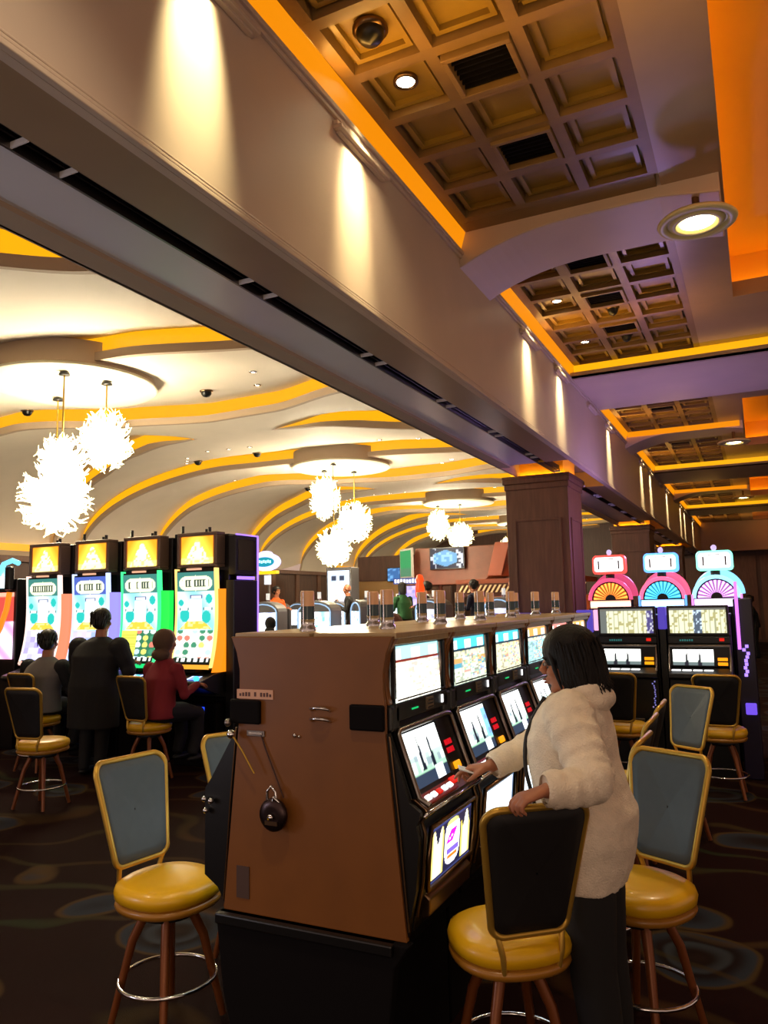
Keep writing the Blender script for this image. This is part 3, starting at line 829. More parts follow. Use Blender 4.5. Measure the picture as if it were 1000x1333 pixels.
desc = ['the one the woman in the white jacket touches', 'blue topped pay glass, just past the woman\'s hands', 'yellow and teal pay glass, beyond her arm', 'orange topped pay glass above her shoulder', 'red topped pay glass behind her head', 'at the far end of the row']
for i in range(6):
    y = BY0+PT*(i+.5)
    near_slot('%s slot machine of near row, %s' % (ords[i], desc[i]), i, (BX, y, 0), 0)
for i in range(6):
    y = BY0+PT*(i+.5)
    near_slot('%s slot machine on the hidden left side of the near row' % ords[i], 5-i, (BX, y, 0), PI)

# brown end panel closing the row
ep = thing('partition', 'tall brown laminate end panel closing the near slot machine row', 'panel', (BX, BY0, 0))
half = [(.0, .585), (.40, .585), (.33, 1.30), (.33, 1.40), (.325, 1.46), (.325, 1.52), (.34, 1.59), (.368, 1.655)]
poly = [(x, z) for x, z in half[1:]]+[(-x, z) for x, z in reversed(half[1:])]
MB().prism(poly, 'Y', -.024, .0, LAM).build('board', ep, bevel=.003)
pp = MB().prism([(-.385, .3), (-.30, .0), (.30, .0), (.36, .5), (.42, .585), (-.42, .585)], 'Y', -.05, 2*0+.0, BLACKM); pp.box((-.41, -.07, .545), (.36, -.0, .585), BLACK)
pp.build('black_base', ep, bevel=.006)
for s, x0, x1 in ((-1, -.36, -.215), (1, .19, .335)):
    MB().box((x0, -.045, 1.31), (x1, -.024, 1.405), BLACKM).build('black_notch_cover', ep, bevel=.008)
    prof = [(.325, 1.30), (.335, 1.30), (.415, 1.06), (.458, 1.03), (.455, 1.01), (.442, .98), (.450, .93), (.435, .76), (.41, .66), (.40, .60), (.36, .60)] if s > 0 else [(-.325, 1.30), (-.345, 1.29), (-.475, 1.08), (-.505, 1.04), (-.505, .70), (-.44, .66), (-.40, .60), (-.36, .60)]
    MB().prism(prof, 'Y', -.012, .012, BLACK).build('black_side', ep)
    MB().tube([(s*.345, -.016, 1.29), (s*.375, -.016, 1.0), (s*.405, -.016, .62)], .004, BRONZE, 6).build('edge_bead', ep)
st_ = MB().box((-.335, -.027, 1.408), (-.16, -.0245, 1.445), mat('pink_label', (.85, .66, .55), .6))
for i in range(11):
    if i in (4, 6): continue
    st_.box((-.322+.0145*i, -.0285, 1.418), (-.322+.0145*i+.009, -.027, 1.418+.010+.008*hsh(i, 2)), mat('label_ink', (.35, .22, .2), .6))
st_.build('sticker', ep)
for z in (1.375, 1.335):
    MB().tube([(.02, -.026, z), (.025, -.045, z+.008), (.045, -.055, z+.012), (.075, -.055, z+.012), (.095, -.045, z+.008), (.10, -.026, z)], .006, CHROME, 8).build('chrome_pull', ep)
MB().lathe([(.0, 0), (.008, 0), (.008, .006), (.0, .008)], CHROME, 10, M=Matrix.Translation((-.06, -.024, 1.275))@Matrix.Rotation(PI/2, 4, 'X')).lathe([(.0, 0), (.006, 0), (.006, .006), (.0, .008)], CHROME, 10, M=Matrix.Translation((-.04, -.024, 1.272))@Matrix.Rotation(PI/2, 4, 'X')).build('lock', ep)
MB().box((-.285, -.03, 1.262), (-.20, -.024, 1.285), STEEL).box((-.275, -.034, 1.268), (-.21, -.03, 1.278), CHROME).build('latch_plate', ep, bevel=.003)
for q in ((-.495, 1.00), (-.488, .955), (-.462, .995)): MB().ell((q[0], -.03, q[1]), (.012, .012, .012), CHROME, 12, 8).build('chrome_knob', ep)
MB().box((-.335, -.028, .64), (-.275, -.0235, .76), mat('grey_patch', (.30, .22, .19), .5)).build('service_patch', ep)
# hanging reel of wire on the panel
hr = thing('hanging_padlock', 'round dark metal padlock hanging by a cord on the brown end panel', 'padlock', (BX-.135, BY0-.05, .98))
MB().lathe([(.055, 0), (.062, .008), (.062, .018), (.055, .026), (.03, .028), (.002, .026)], mat('dark_steel', (.25, .20, .20), .3, .9), 28, M=Matrix.Rotation(PI/2, 4, 'X')).build('body', hr)
MB().tube([(-.03, -.01, .05), (-.03, -.01, .085), (-.012, -.01, .105), (.008, -.01, .085), (.01, -.01, .05)], .006, CHROME, 8).tube([(.0, -.02, .045), (.012, -.03, .07), (.03, -.02, .05)], .005, CHROME, 8).build('shackle', hr)
MB().lathe([(.0, 0), (.012, 0), (.012, .01), (.0, .012)], CHROME, 12, M=Matrix.Translation((0, -.03, -.005))@Matrix.Rotation(PI/2, 4, 'X')).box((-.028, -.032, -.035), (.028, -.028, -.02), BRONZE).build('keyhole', hr)
MB().tube([(.03, .012, .06), (-.01, .016, .14), (-.06, .02, .24), (-.085, .022, .30)], .0028, mat('dark_cord', (.22, .10, .05), .6), 6).build('cord', hr)
ch_ = thing('pull_rod', 'thin bronze rod with chrome knob leaning on the brown end panel', 'rod', (BX-.335, BY0-.06, 1.27))
MB().tube([(0, 0, 0), (.05, .0, -.06), (.105, .005, -.145)], .004, GOLDM, 6).build('rod', ch_)
MB().ell((-.005, 0, .0), (.018, .016, .018), CHROME).ell((-.02, -.0, .045), (.014, .014, .016), STEEL).build('knob', ch_)

# ================================================================== stools
def make_stool(label, loc, rz, hb=1.09):
    t = thing('bar_stool', label, 'stool', loc, rz, group='gold seated casino stools')
    SZ = .60
    MB().lathe([(.01, SZ-.075), (.20, SZ-.075), (.222, SZ-.06), (.226, SZ-.035), (.218, SZ-.012), (.19, SZ+.004), (.12, SZ+.010), (.005, SZ+.012)], SEATV, 40, sq=.05).build('seat', t)
    MB().lathe([(.01, SZ-.112), (.19, SZ-.112), (.215, SZ-.104), (.222, SZ-.09), (.218, SZ-.074), (.01, SZ-.074)], mat('bronze_gold_vinyl', (.62, .42, .12), .35, coat=.2), 40, sq=.05).build('seat_band', t)
    MB().lathe([(.0, SZ-.112), (.12, SZ-.112), (.12, SZ-.15), (.05, SZ-.165), (.0, SZ-.165)], DARKG, 20).build('swivel', t)
    for k in range(4):
        a = PI/4+k*PI/2; c, s = math.cos(a), math.sin(a)
        MB().tube([(c*.10, s*.10, SZ-.15), (c*.15, s*.15, .35), (c*.235, s*.235, .01)], [.022, .020, .015], LEGW, 10).build('leg', t)
    MB().tube([(.205*math.cos(2*PI*k/32), .205*math.sin(2*PI*k/32), .19) for k in range(32)], .009, CHROME, 8, closed=True).build('foot_ring', t)
    # back : rounded trapezoid
    zb, zt = .640, hb-.012
    def out(d=0., n=10):
        pts = []
        wb, wt, rc = .145-d, .192-d, .045
        cs = [(-wb, zb+d, PI, 1.5*PI), (wb, zb+d, 1.5*PI, 2*PI), (wt, zt-d, 0, .5*PI), (-wt, zt-d, .5*PI, PI)]
        for y, z, a0, a1 in cs:
            cy = y+(rc if y < 0 else -rc); cz = z+(rc if z < .8 else -rc)
            for k in range(n):
                a = a0+(a1-a0)*k/(n-1); pts.append((cy+rc*math.cos(a), cz+rc*math.sin(a)))
        # bow the top edge
        return [(y, z+(.014*(1-(y/wt)**2) if z > .95 else 0)) for y, z in pts]
    def px(y, z, o=0.):
        return V((-.200-.20*(z-zb)-.16*(z-zb)**2+1.1*y*y+o, y, z))
    o1 = out()
    MB().tube([px(y, z) for y, z in o1], .0135, GOLDM, 8, closed=True).build('back_frame', t)
    def pad(o0, o1_, m, name, d):
        oo = out(d); m_ = MB(); ctr = (0, (zb+zt)/2); rings = []
        for f, o in ((1, o0), (.97, o1_), (.8, o1_*1.0), (.5, o1_), (.02, o1_)):
            rings.append([px(y*f, ctr[1]+(z-ctr[1])*f, o) for y, z in oo])
        m_.loft(rings, m, False, True); return m_.build(name, t)
    pad(0, .014, BACKV, 'back_pad', .006); pad(0, -.010, BACKB, 'back_shell', .006)
    for s in (-1, 1):
        MB().tube([px(s*.12, zb-.0), V((-.20, s*.11, SZ-.02)), V((-.185, s*.10, SZ-.09))], .011, GOLDM, 8).build('back_bracket', t)
    return t
st0 = make_stool('gold stool with its black back to us, held by the woman in white', (-.915, 2.87, 0), math.radians(131))
def stool(label, x, y, ax, z=0): return dup(st0, label, (x, y, 0), math.radians(ax))
stool('gold stool with slate back standing alone left of the brown end panel', -2.43, 2.77, -8)
stool('gold stool with slate back directly behind the woman, right of her hips', -.54, 3.50, 243)
stool('third stool of the right side row, its back edge showing past the woman', -.86, 4.14, 178)
stool('fourth stool of the right side row, back edge just above the third', -.90, 4.80, 180)
stool('fifth stool of the right side row, farthest of the edge-on backs', -.92, 5.45, 181)
stool('turned gold stool with slate back in front of the end slot machine', -.68, 6.25, 235)
stool('stool partly hidden behind the left corner of the brown end panel', -2.40, 3.42, -24)
stool('stool on the left side of the near row, third along', -2.58, 4.25, -8)
stool('stool on the left side of the near row, fourth along', -2.58, 4.9, 4)
stool('empty gold stool in the left foreground with slate back, before the seated player', -6.02, 5.15, 98)
stool('stool carrying the player in the grey and black top', -7.42, 6.28, 92)
stool('stool carrying the player in red', -5.83, 6.32, 88)
stool('stool cut by the left picture edge, beside the grey and black player', -7.9, 5.4, 60)
stool('low lit stool before the right hand slot machine of the short row', -.40, 7.75, 90)
stool('stool before the left hand slot machine of the short row', -1.25, 7.75, 85)

# ================================================================== tall curved machines of the left bank
CH_EDGE = {'orange': (1.35, .55, .05), 'green': (.02, .95, .25), 'blue': (.50, .62, 1.6), 'coral': (1.5, .75, .6)}
FRONT_ = {'orange': (1, .80, .45), 'green': (.25, 1, .55), 'blue': (.75, .82, 1), 'coral': (1, .85, .80)}
SIDE_ = {'orange': (1, .55, .08), 'green': (.10, .92, .30), 'blue': (.62, .58, 1), 'coral': (1, .55, .40)}
def tall_slot(label, x, edge, low, seed, y=7.1):
    t = thing('slot_machine', label, 'slot machine', (x, y, 0), 0, 'tall curved screen slot machines of the left bank')
    e = CH_EDGE[edge]
    def fy(z): # front curve
        s = (z-1.13)/1.1
        return .06*math.cos(s*PI*.9)-.19*(1-s)**2
    MB().box((-.33, .12, 0), (.33, .60, .75), BLACKM).box((-.30, -.05, .0), (.30, .12, .70), BLACKM).build('base', t, bevel=.01)
    b = MB().box((-.345, .12, .75), (.345, .60, 2.62), BLACK).build('cabinet', t, bevel=.01)
    # seat deck
    MB().prism([(.12, .82), (.12, 1.06), (-.10, 1.04), (-.36, .97), (-.38, .94), (-.36, .91), (-.05, .80)], 'X', -.33, .33, DARKG).build('button_deck', t, bevel=.01)
    screen('deck_screen', t, lambda u, v: (.25, .4, 1.6) if abs(u-.5) < .3 else (.9, 1.2, 1.9), lambda u, v: (.10+.14*u, -.33+.12*v, .988+.028*v), 8, 6)
    MB().ell((.25, -.33, 1.0), (.035, .03, .03), glow('cyan_button', (.25, .75, 1), 2.2), 12, 8).build('cyan_button', t)
    MB().box((.02, -.062, .58), (.14, -.05, .66), glow('blue_bill_slot', (.15, .3, 1), 1.4)).build('bill_slot', t)
    for i in range(4): MB().cbox((-.22+.075*i, -.27, 1.005), (.05, .035, .012), DIMB).build('play_button', t, bevel=.003)
    screen('main_screen', t, art_jungle(seed, low), lambda u, v: (-.27+.54*u, fy(1.15+1.03*v)-.004, 1.15+1.03*v), 60, 100, scale=.66)
    bk = MB(); N = 14
    for sx in (-1, 1):
        rings = []
        for i in range(N+1):
            z = 1.10+1.12*i/N; yy = fy(z); x0, x1 = sx*.272, sx*.30
            rings.append([V((x0, yy-.012, z)), V((x1, yy-.012, z)), V((x1, yy+.05, z)), V((x0, yy+.05, z))])
        m = MB(); m.loft(rings, glow('neon_'+edge, FRONT_[edge], 1.7), smooth=False); m.build('light_strip', t, bevel=.004)
    m = MB(); rings = []
    for i in range(N+1):
        z = 1.05+.93*i/N; rings.append([V((.302, fy(z)+.02, z)), V((.36, fy(z)+.10, z)), V((.36, .13, z)), V((.30, .13, z))])
    m.loft(rings, glow('neon_side_'+edge, SIDE_[edge], 1.3), smooth=False); m.build('side_glow_panel', t)
    m = MB(); rings = []
    for i in range(N+1):
        z = 1.08+1.12*i/N; rings.append([V((-.272, fy(z)+.004, z)), V((.272, fy(z)+.004, z)), V((.272, .13, z)), V((-.272, .13, z))])
    m.loft(rings, BLACK, smooth=False); m.build('screen_housing', t)
    screen('lower_bar', t, lambda u, v: tuple(c*.7 for c in e), lambda u, v: (-.28+.56*u, fy(1.10)-.016, 1.085+.05*v), 6, 2)
    MB().box((-.10, -.16, 1.045), (.10, .05, 1.085), BLACK).build('speaker_bar', t)
    # topper
    f = MB()
    for q in ((-.29, 2.235, .29, 2.27), (-.29, 2.60, .29, 2.64), (-.29, 2.27, -.255, 2.60), (.255, 2.27, .29, 2.60)): f.box((q[0], -.04, q[1]), (q[2], .12, q[3]), mat('topper_frame', (.50, .42, .38), .4, .3))
    f.build('topper_frame', t, bevel=.008)
    screen('topper_screen', t, art_gold(seed), flat_pos(-.255, .255, -.03, 2.27, 2.60), 34, 24)
    MB().box((-.255, -.02, 2.26), (.255, .12, 2.61), BLACK).build('topper_back', t)
    MB().cyl((0, .2, 2.62), (0, .2, 2.72), .02, DARKG, n=10).cyl((-.05, .2, 2.62), (-.05, .2, 2.70), .016, DARKG, n=10).build('tower_light', t)
    MB().cbox((-.05, -.02, 2.215), (.2, .03, .022), glow('topper_tab_'+edge, (1, .75, .6), 1.0)).build('tab_light', t)
    # black speaker wing between machines
    if edge == 'orange': return t
    w = MB().box((.34, .16, 2.05), (.45, .58, 2.66), BLACK); w.cyl((.39, .25, 2.66), (.39, .25, 2.76), .02, BLACK, n=8); w.build('speaker_wing', t, bevel=.01)
    return t
tall_slot('tall curved slot machine with orange glowing sides, rightmost of the left bank', -5.84, 'orange', 'mix', 1)
tall_slot('tall curved slot machine with green glowing sides, before the player in red', -6.68, 'green', 'green', 2)
tall_slot('tall curved slot machine with blue glowing sides, behind the big dark coated player', -7.50, 'blue', 'blue', 3)
tall_slot('tall curved slot machine with coral glowing sides, before the grey and black topped player', -8.33, 'coral', 'lilac', 4)
# back filler cabinet with violet edge
vt = thing('slot_machine', 'black backed slot machine with violet edge light at the right end of the left bank', 'slot machine', (-5.49, 7.15, 0))
MB().box((0, 0, 0), (.12, .46, 2.08), BLACK).build('cabinet', vt, bevel=.01)
MB().box((.01, .03, 2.14), (.12, .45, 2.60), BLACK).box((.02, .15, 2.08), (.08, .3, 2.14), BLACK).build('topper_box', vt, bevel=.01)
MB().box((.12, .07, 2.19), (.124, .41, 2.55), mat('dark_glass', (.10, .08, .14), .08)).build('dark_screen', vt)
VIO = glow('violet_neon', (.62, .45, 1.), 2.0)
e_ = MB(); e_.box((.115, .45, .9), (.13, .467, 2.60), VIO).box((.115, .03, 2.595), (.13, .46, 2.61), VIO).box((.12, .05, 2.085), (.135, .38, 2.12), VIO); e_.build('violet_edge', vt)
# leftmost machine with orange arc
la = thing('slot_machine', 'pink and white lit slot machine with an orange arc, cut by the left edge', 'slot machine', (-9.22, 7.0, 0))
MB().box((-.40, .05, 0), (.40, .6, 2.2), BLACK).build('cabinet', la, bevel=.01)
def art_pink(u, v):
    if v > .93: return (1.6, .5, .35)
    c = mix((1.9, 1.5, 1.9), (1.2, .4, .8), .5+.5*math.sin(u*9+v*13))
    if (u-.3)**2+((v-.7)*1.2)**2 < .05: c = (2, 1.9, 1.9)
    if v > .55 and u > .5: c = (.7, .08, .06)
    return c
screen('main_screen', la, art_pink, flat_pos(-.38, .38, .03, 1.15, 2.02), 30, 40)
MB().tube([(.34, -.01, 2.02), (.33, -.04, 1.8), (.27, -.08, 1.55), (.16, -.10, 1.35), (.02, -.12, 1.18)], .035, glow('orange_arc', (1, .45, .08), 1.8), 10).build('orange_arc', la)
screen('topper_screen', la, lambda u, v: mix((.3, 1.3, 1.6), (1.8, 1.9, 2.), .5+.5*math.sin(u*8+v*5)), flat_pos(-.38, .30, .03, 2.08, 2.34), 20, 10)
MB().tube([(.10, -.0, 2.25), (.2, -.0, 2.40), (.36, -.0, 2.44), (.48, -.0, 2.40)], .035, glow('cyan_arc', (.45, .85, 1), 1.8), 8).build('cyan_arc', la)
MB().box((.26, -.04, 2.05), (.36, .05, 2.36), BLACK).build('speaker', la, bevel=.02)

# ================================================================== short row facing us on the right
def row_slot(label, x, split, y=8.4):
    t = thing('slot_machine', label, 'slot machine', (x, y, 0), 0, 'reel slot machines of the short row')
    MB().box((-.30, .05, 0), (.30, .55, 1.60), BLACK).build('cabinet', t, bevel=.01)
    MB().box((-.29, -.02, 1.39), (.29, .05, 1.69), DARKG).build('top_box', t, bevel=.01)
    screen('pay_glass', t, art_cols(int(x*10), split), flat_pos(-.265, .265, -.026, 1.415, 1.665), 60, 30, scale=.75)
    MB().box((-.29, -.03, 1.31), (.29, .05, 1.38), BLACK).build('name_plate', t, bevel=.006)
    m = MB()
    for i in range(6): m.box((-.18+.022*i, -.034, 1.335), (-.165+.022*i, -.03, 1.350+.008*hsh(i, 9)), mat('teal_logo', (.2, .5, .5), .4, emit=(.2, .6, .6), es=.4))
    m.box((.19, -.036, 1.335), (.235, -.03, 1.365), REDB); m.build('logo', t)
    def f(u, v):
        for c in (.34, .66):
            if abs(u-c) < .05*(1-v/.85) and v < .85: return (.02, .02, .03)
        if v < .18: return (.15, .2, .2)
        return mix((.6, .75, .6), (2, 2, 1.9), min(1, v*1.5))
    screen('reel_glass', t, f, lambda u, v: (-.25+.38*u, -.05-.03*(1-v), 1.10+.185*v), 40, 20)
    MB().box((-.29, -.055, 1.085), (.29, .05, 1.305), BLACK).build('reel_door', t, bevel=.008)
    MB().tube([(-.28, -.12, 1.03), (-.285, -.07, 1.15), (-.28, -.06, 1.29), (.28, -.06, 1.29), (.285, -.07, 1.15), (.28, -.12, 1.03)], .010, STEEL, 8).build('chrome_rim', t)
    for i in range(2): MB().box((.165, -.07, 1.10+.045*i), (.255, -.055, 1.13+.045*i), YELB).build('amber_button', t, bevel=.003)
    MB().prism([(.0, .95), (.0, 1.075), (-.08, 1.07), (-.17, 1.02), (-.17, .98)], 'X', -.29, .29, DARKG).build('button_deck', t, bevel=.006)
    for i in range(4): MB().cbox((-.22+.10*i, -.12, 1.055), (.085, .05, .012), WHITEB, Matrix.Translation((0, 0, 0))).build('play_button', t, bevel=.003)
    MB().box((-.29, -.08, .55), (.29, .05, .96), BLACK).build('lower_door', t, bevel=.01)
    MB().box((-.12, -.115, .53), (.14, -.08, .565), STEEL).build('coin_tray', t, bevel=.006)
    m = MB()
    for i in range(14): m.cbox((.24+.03*(hsh(i, 1)-.5), -.085, .66+.021*i), (.012, .008, .014), mat('glint', (.8, .8, 1.), .1, 1., emit=(.6, .6, 1.), es=.5))
    m.build('chrome_sparkle', t)
    return t
row_slot('reel slot machine with one wide cream pay glass, left of the short row', -1.27, False)
row_slot('reel slot machine with a split cream pay glass, right of the short row', -.58, True)
# wheel topped machines behind them
def wheel_slot(label, x, sign, ring, fan, band, y=9.35, side=None):
    t = thing('slot_machine', label, 'slot machine', (x, y, 0), 0, 'wheel topped slot machines behind the short row')
    MB().box((-.26, 0, 0), (.26, .5, 1.66), BLACK).build('cabinet', t, bevel=.01)
    def rr(w, h, r, n=8, cx=0, cz=0, bow=0.):
        p = []
        for sx, sz, a0 in ((1, 1, 0), (-1, 1, .5*PI), (-1, -1, PI), (1, -1, 1.5*PI)):
            for k in range(n):
                a = a0+.5*PI*k/(n-1); xx = sx*(w-r)+r*math.cos(a); p.append((cx+xx, cz+sz*(h-r)+r*math.sin(a)+(bow*(1-(xx/w)**2) if sz > 0 else 0)))
        return p
    GS = glow('sign_'+label[:6], sign, 2.6)
    m = MB(); m.prism(rr(.19, .105, .04, cz=2.17, bow=.03), 'Y', -.02, .12, GS); m.build('sign_rim', t, bevel=.02)
    m = MB(); m.prism(rr(.165, .08, .03, cz=2.172, bow=.026), 'Y', -.028, -.02, glow('sign_white', (1, .98, .98), 2.4)); m.build('sign_face', t)
    for sx in (-1, 1): MB().box((sx*.115-.008, -.032, 2.12), (sx*.115+.008, -.028, 2.22), mat('sign_ink', (.25, .05, .06), .5)).build('sign_bar', t)
    m = MB(); m.box((-.06, -.032, 2.235), (.06, -.028, 2.243), mat('sign_ink', (.25, .05, .06), .5)); m.build('sign_line', t)
    MB().ell((0, .05, 2.32), (.03, .03, .035), glow('finial', (.9, .8, 1), 1.0)).cyl((0, .05, 2.0), (0, .05, 2.07), .05, DARKG).build('finial', t)
    # arch ring and fan
    arc = [(.235*math.cos(PI*k/20), -.02, 1.76+.235*math.sin(PI*k/20)) for k in range(21)]
    MB().tube(arc, .022, glow('ring_'+label[:6], ring, 2.2), 8).build('ring_light', t)
    MB().tube([(.02+.225*math.cos(PI*k/20), .2, 1.80+.24*math.sin(PI*k/20)) for k in range(21)], .045, glow('rear_ring_'+label[:6], ring, 1.5), 8).build('rear_ring', t)
    MB().prism([(.215*math.cos(PI*k/20), 1.76+.215*math.sin(PI*k/20)) for k in range(21)], 'Y', .0, .16, BLACK).build('wheel_housing', t)
    def ff(u, v):
        a = u*PI; return tuple(c*(1.7 if (u*13) % 1 > .35 else .25)*(.6+.6*v) for c in fan)
    screen('wheel_fan', t, ff, lambda u, v: ((.06+.135*v)*math.cos(u*PI), -.006, 1.762+(.06+.135*v)*math.sin(u*PI)), 78, 4, m=None)
    MB().box((-.24, -.03, 1.66), (.24, .12, 1.755), BLACK).build('band_housing', t)
    screen('band_screen', t, lambda u, v: mix(band, (2, 2, 2), .5 if .2 < v < .8 else 0), flat_pos(-.23, .23, -.034, 1.665, 1.75), 16, 6)
    if side:
        for sx in (-1, 1): MB().box((sx*.25-.012, -.045, 1.2), (sx*.25+.012, -.03, 1.80), glow('side_'+label[:6], side, 1.7)).build('side_tube', t)
    return t
wheel_slot('red rimmed wheel slot machine, leftmost of the three lit signs', -1.58, (1., .25, .22), (.75, .25, .40), (1.5, .35, .05), (1.9, .7, .5))
wheel_slot('blue rimmed wheel slot machine, middle of the three lit signs', -1.00, (.35, .60, 1.), (.95, .35, .50), (.1, .9, 1.6), (.6, 1.1, 2.), side=(.4, .65, 1.))
wheel_slot('green white wheel slot machine, rightmost of the three lit signs', -.43, (.50, 1., .85), (.55, .85, 1.), (1.3, .5, 1.5), (1.6, 1.2, 2.), side=(.95, .55, 1.))
# violet sides of the short row
def accent(name, label, a, b, col, es, cat='light box'):
    c = ((a[0]+b[0])/2, (a[1]+b[1])/2, 0); t = thing(name, label, cat, c); h = [(b[i]-a[i])/2 for i in (0, 1)]
    MB().box((-h[0], -h[1], a[2]), (h[0], h[1], b[2]), glow('acc_'+name+label[:9], col, es)).build('lit_box', t, bevel=.01)
    MB().box((-h[0]*.8, -h[1]*.8, 0), (h[0]*.8, h[1]*.8, a[2]), BLACK).build('pillar', t); return t
accent('light_box', 'small violet light box left of the short row, above the woman', (-1.80, 8.45, 1.42), (-1.63, 8.5, 1.66), (.40, .32, .85), .7)
accent('light_box', 'pink white light box beside the violet one', (-1.62, 8.45, 1.44), (-1.57, 8.5, 1.66), (1., .7, .85), 1.3)
accent('light_box', 'violet light box between the two short row machines', (-.965, 8.45, 1.45), (-.89, 8.6, 1.68), (.40, .32, .85), .7)
sd = thing('end_cabinet', 'tall dark cabinet with violet neon tube at the right end of the short row', 'cabinet', (-.20, 8.5, 0))
MB().box((-.05, .0, 0), (.12, .8, 1.75), mat('dark_violet_panel', (.10, .07, .18), .3)).build('cabinet', sd, bevel=.01)
MB().box((-.03, -.03, 1.25), (.0, -.0, 1.92), glow('orchid_tube', (.85, .45, 1.), 1.8)).build('neon_tube', sd)
m = MB()
for i in range(9): m.cbox((.04+.04*(hsh(i, 4)-.5), -.01, 1.0+.035*i), (.03, .02, .03), glow('violet_spark', (.65, .5, 1.), 1.8))
m.build('neon_sparks', sd)
MB().box((.0, -.04, .62), (.10, -.0, .73), glow('violet_square', (.5, .35, 1.), .9)).build('square_lamp', sd, bevel=.01)
# ================================================================== people
def limb(mb, pts, rs, m, n=12, flat=None):
    mb.tube(pts, rs, m, n, flat=flat)
    mb.ell(pts[0], (rs[0],)*3, m, 10, 6); mb.ell(pts[-1], (rs[-1],)*3, m, 10, 6)
def rings_loft(mb, secs, m, n=24, p=2.3):
    """secs: (cx, cy, z, half_depth_x, half_width_y) horizontal super-ellipses"""
    rr = []
    for cx, cy, z, a, b in secs:
        ring = []
        for k in range(n):
            t = 2*PI*k/n; c, s = math.cos(t), math.sin(t)
            ring.append(V((cx+a*math.copysign(abs(c)**(2/p), c), cy+b*math.copysign(abs(s)**(2/p), s), z)))
        rr.append(ring)
    mb.loft(rr, m, True, True)
def head_mesh(mb, c, R, m, s=1.0):
    """head facing +x in local frame; c centre, R rotation matrix"""
    T = Matrix.Translation(c)@R@Matrix.Scale(s, 4)
    mb.ell((-.012, 0, .025), (.092, .075, .098), m, 20, 14, M=T)            # skull
    mb.ell((.022, 0, -.045), (.062, .056, .070), m, 16, 10, M=T)            # jaw
    mb.ell((.058, 0, -.098), (.024, .026, .018), m, 10, 8, M=T)             # chin
    mb.ell((.060, 0, .030), (.026, .055, .030), m, 12, 8, M=T)             # brow
    mb.tube([(.078, 0, .022), (.094, 0, -.004), (.106, 0, -.026)], [.009, .012, .015], m, 8, M=T)   # nose
    mb.ell((.094, .010, -.030), (.012, .009, .008), m, 8, 6, M=T); mb.ell((.094, -.010, -.030), (.012, .009, .008), m, 8, 6, M=T)
    mb.ell((.084, 0, -.056), (.014, .024, .007), m, 10, 6, M=T); mb.ell((.082, 0, -.068), (.013, .021, .008), m, 10, 6, M=T)  # lips
    for s_ in (-1, 1):
        mb.ell((.052, s_*.040, -.028), (.028, .022, .024), m, 10, 8, M=T)   # cheeks
        mb.ell((-.008, s_*.077, -.012), (.018, .008, .030), m, 10, 8, M=T)  # ears
def hand(mb, wrist, dirv, normal, m, curl=.5, s=1.0, thumb=1, spread=.15, curls=None):
    """palm from wrist along dirv, palm faces -normal (fingers curl towards -normal)"""
    d = V(dirv).normalized(); nrm = V(normal); nrm = (nrm-d*nrm.dot(d)).normalized(); sd = d.cross(nrm)*thumb
    w = V(wrist)
    def P(a, b, c): return w+(d*a+sd*b+nrm*c)*s
    # palm
    rr = []
    for a, hw, ht in ((-.01, .026, .019), (.02, .034, .017), (.05, .041, .015), (.078, .042, .013), (.088, .040, .011)):
        rr.append([P(a, hw*math.cos(t), ht*math.sin(t)) for t in [2*PI*k/12 for k in range(12)]])
    mb.loft(rr, m, True, True)
    for i, (b, ln) in enumerate(((.031, .068), (.011, .076), (-.010, .071), (-.030, .056))):
        cu = (curls[i] if curls else curl); p = P(.078, b, 0); pts = [P(.06, b, 0), p]; ang = cu*.5; cur = V((0, 0, 0))
        q = (.078, 0.)
        for k, f in enumerate((.44, .31, .25)):
            q = (q[0]+ln*f*math.cos(ang), q[1]-ln*f*math.sin(ang)); pts.append(P(q[0], b*(1+spread*(k+1)*.35), q[1])); ang += cu*.95
        mb.tube(pts, [.0095*s, .0098*s, .0088*s, .0080*s, .0062*s], m, 8); mb.ell(pts[-1], (.0064*s,)*3, m, 8, 5)
    tp = [P(.018, .022, -.004), P(.040, .046, -.014), P(.064, .056, -.028), P(.084, .052, -.038)]
    mb.tube(tp, [.014*s, .0125*s, .010*s, .0075*s], m, 8); mb.ell(tp[-1], (.0078*s,)*3, m, 8, 5)

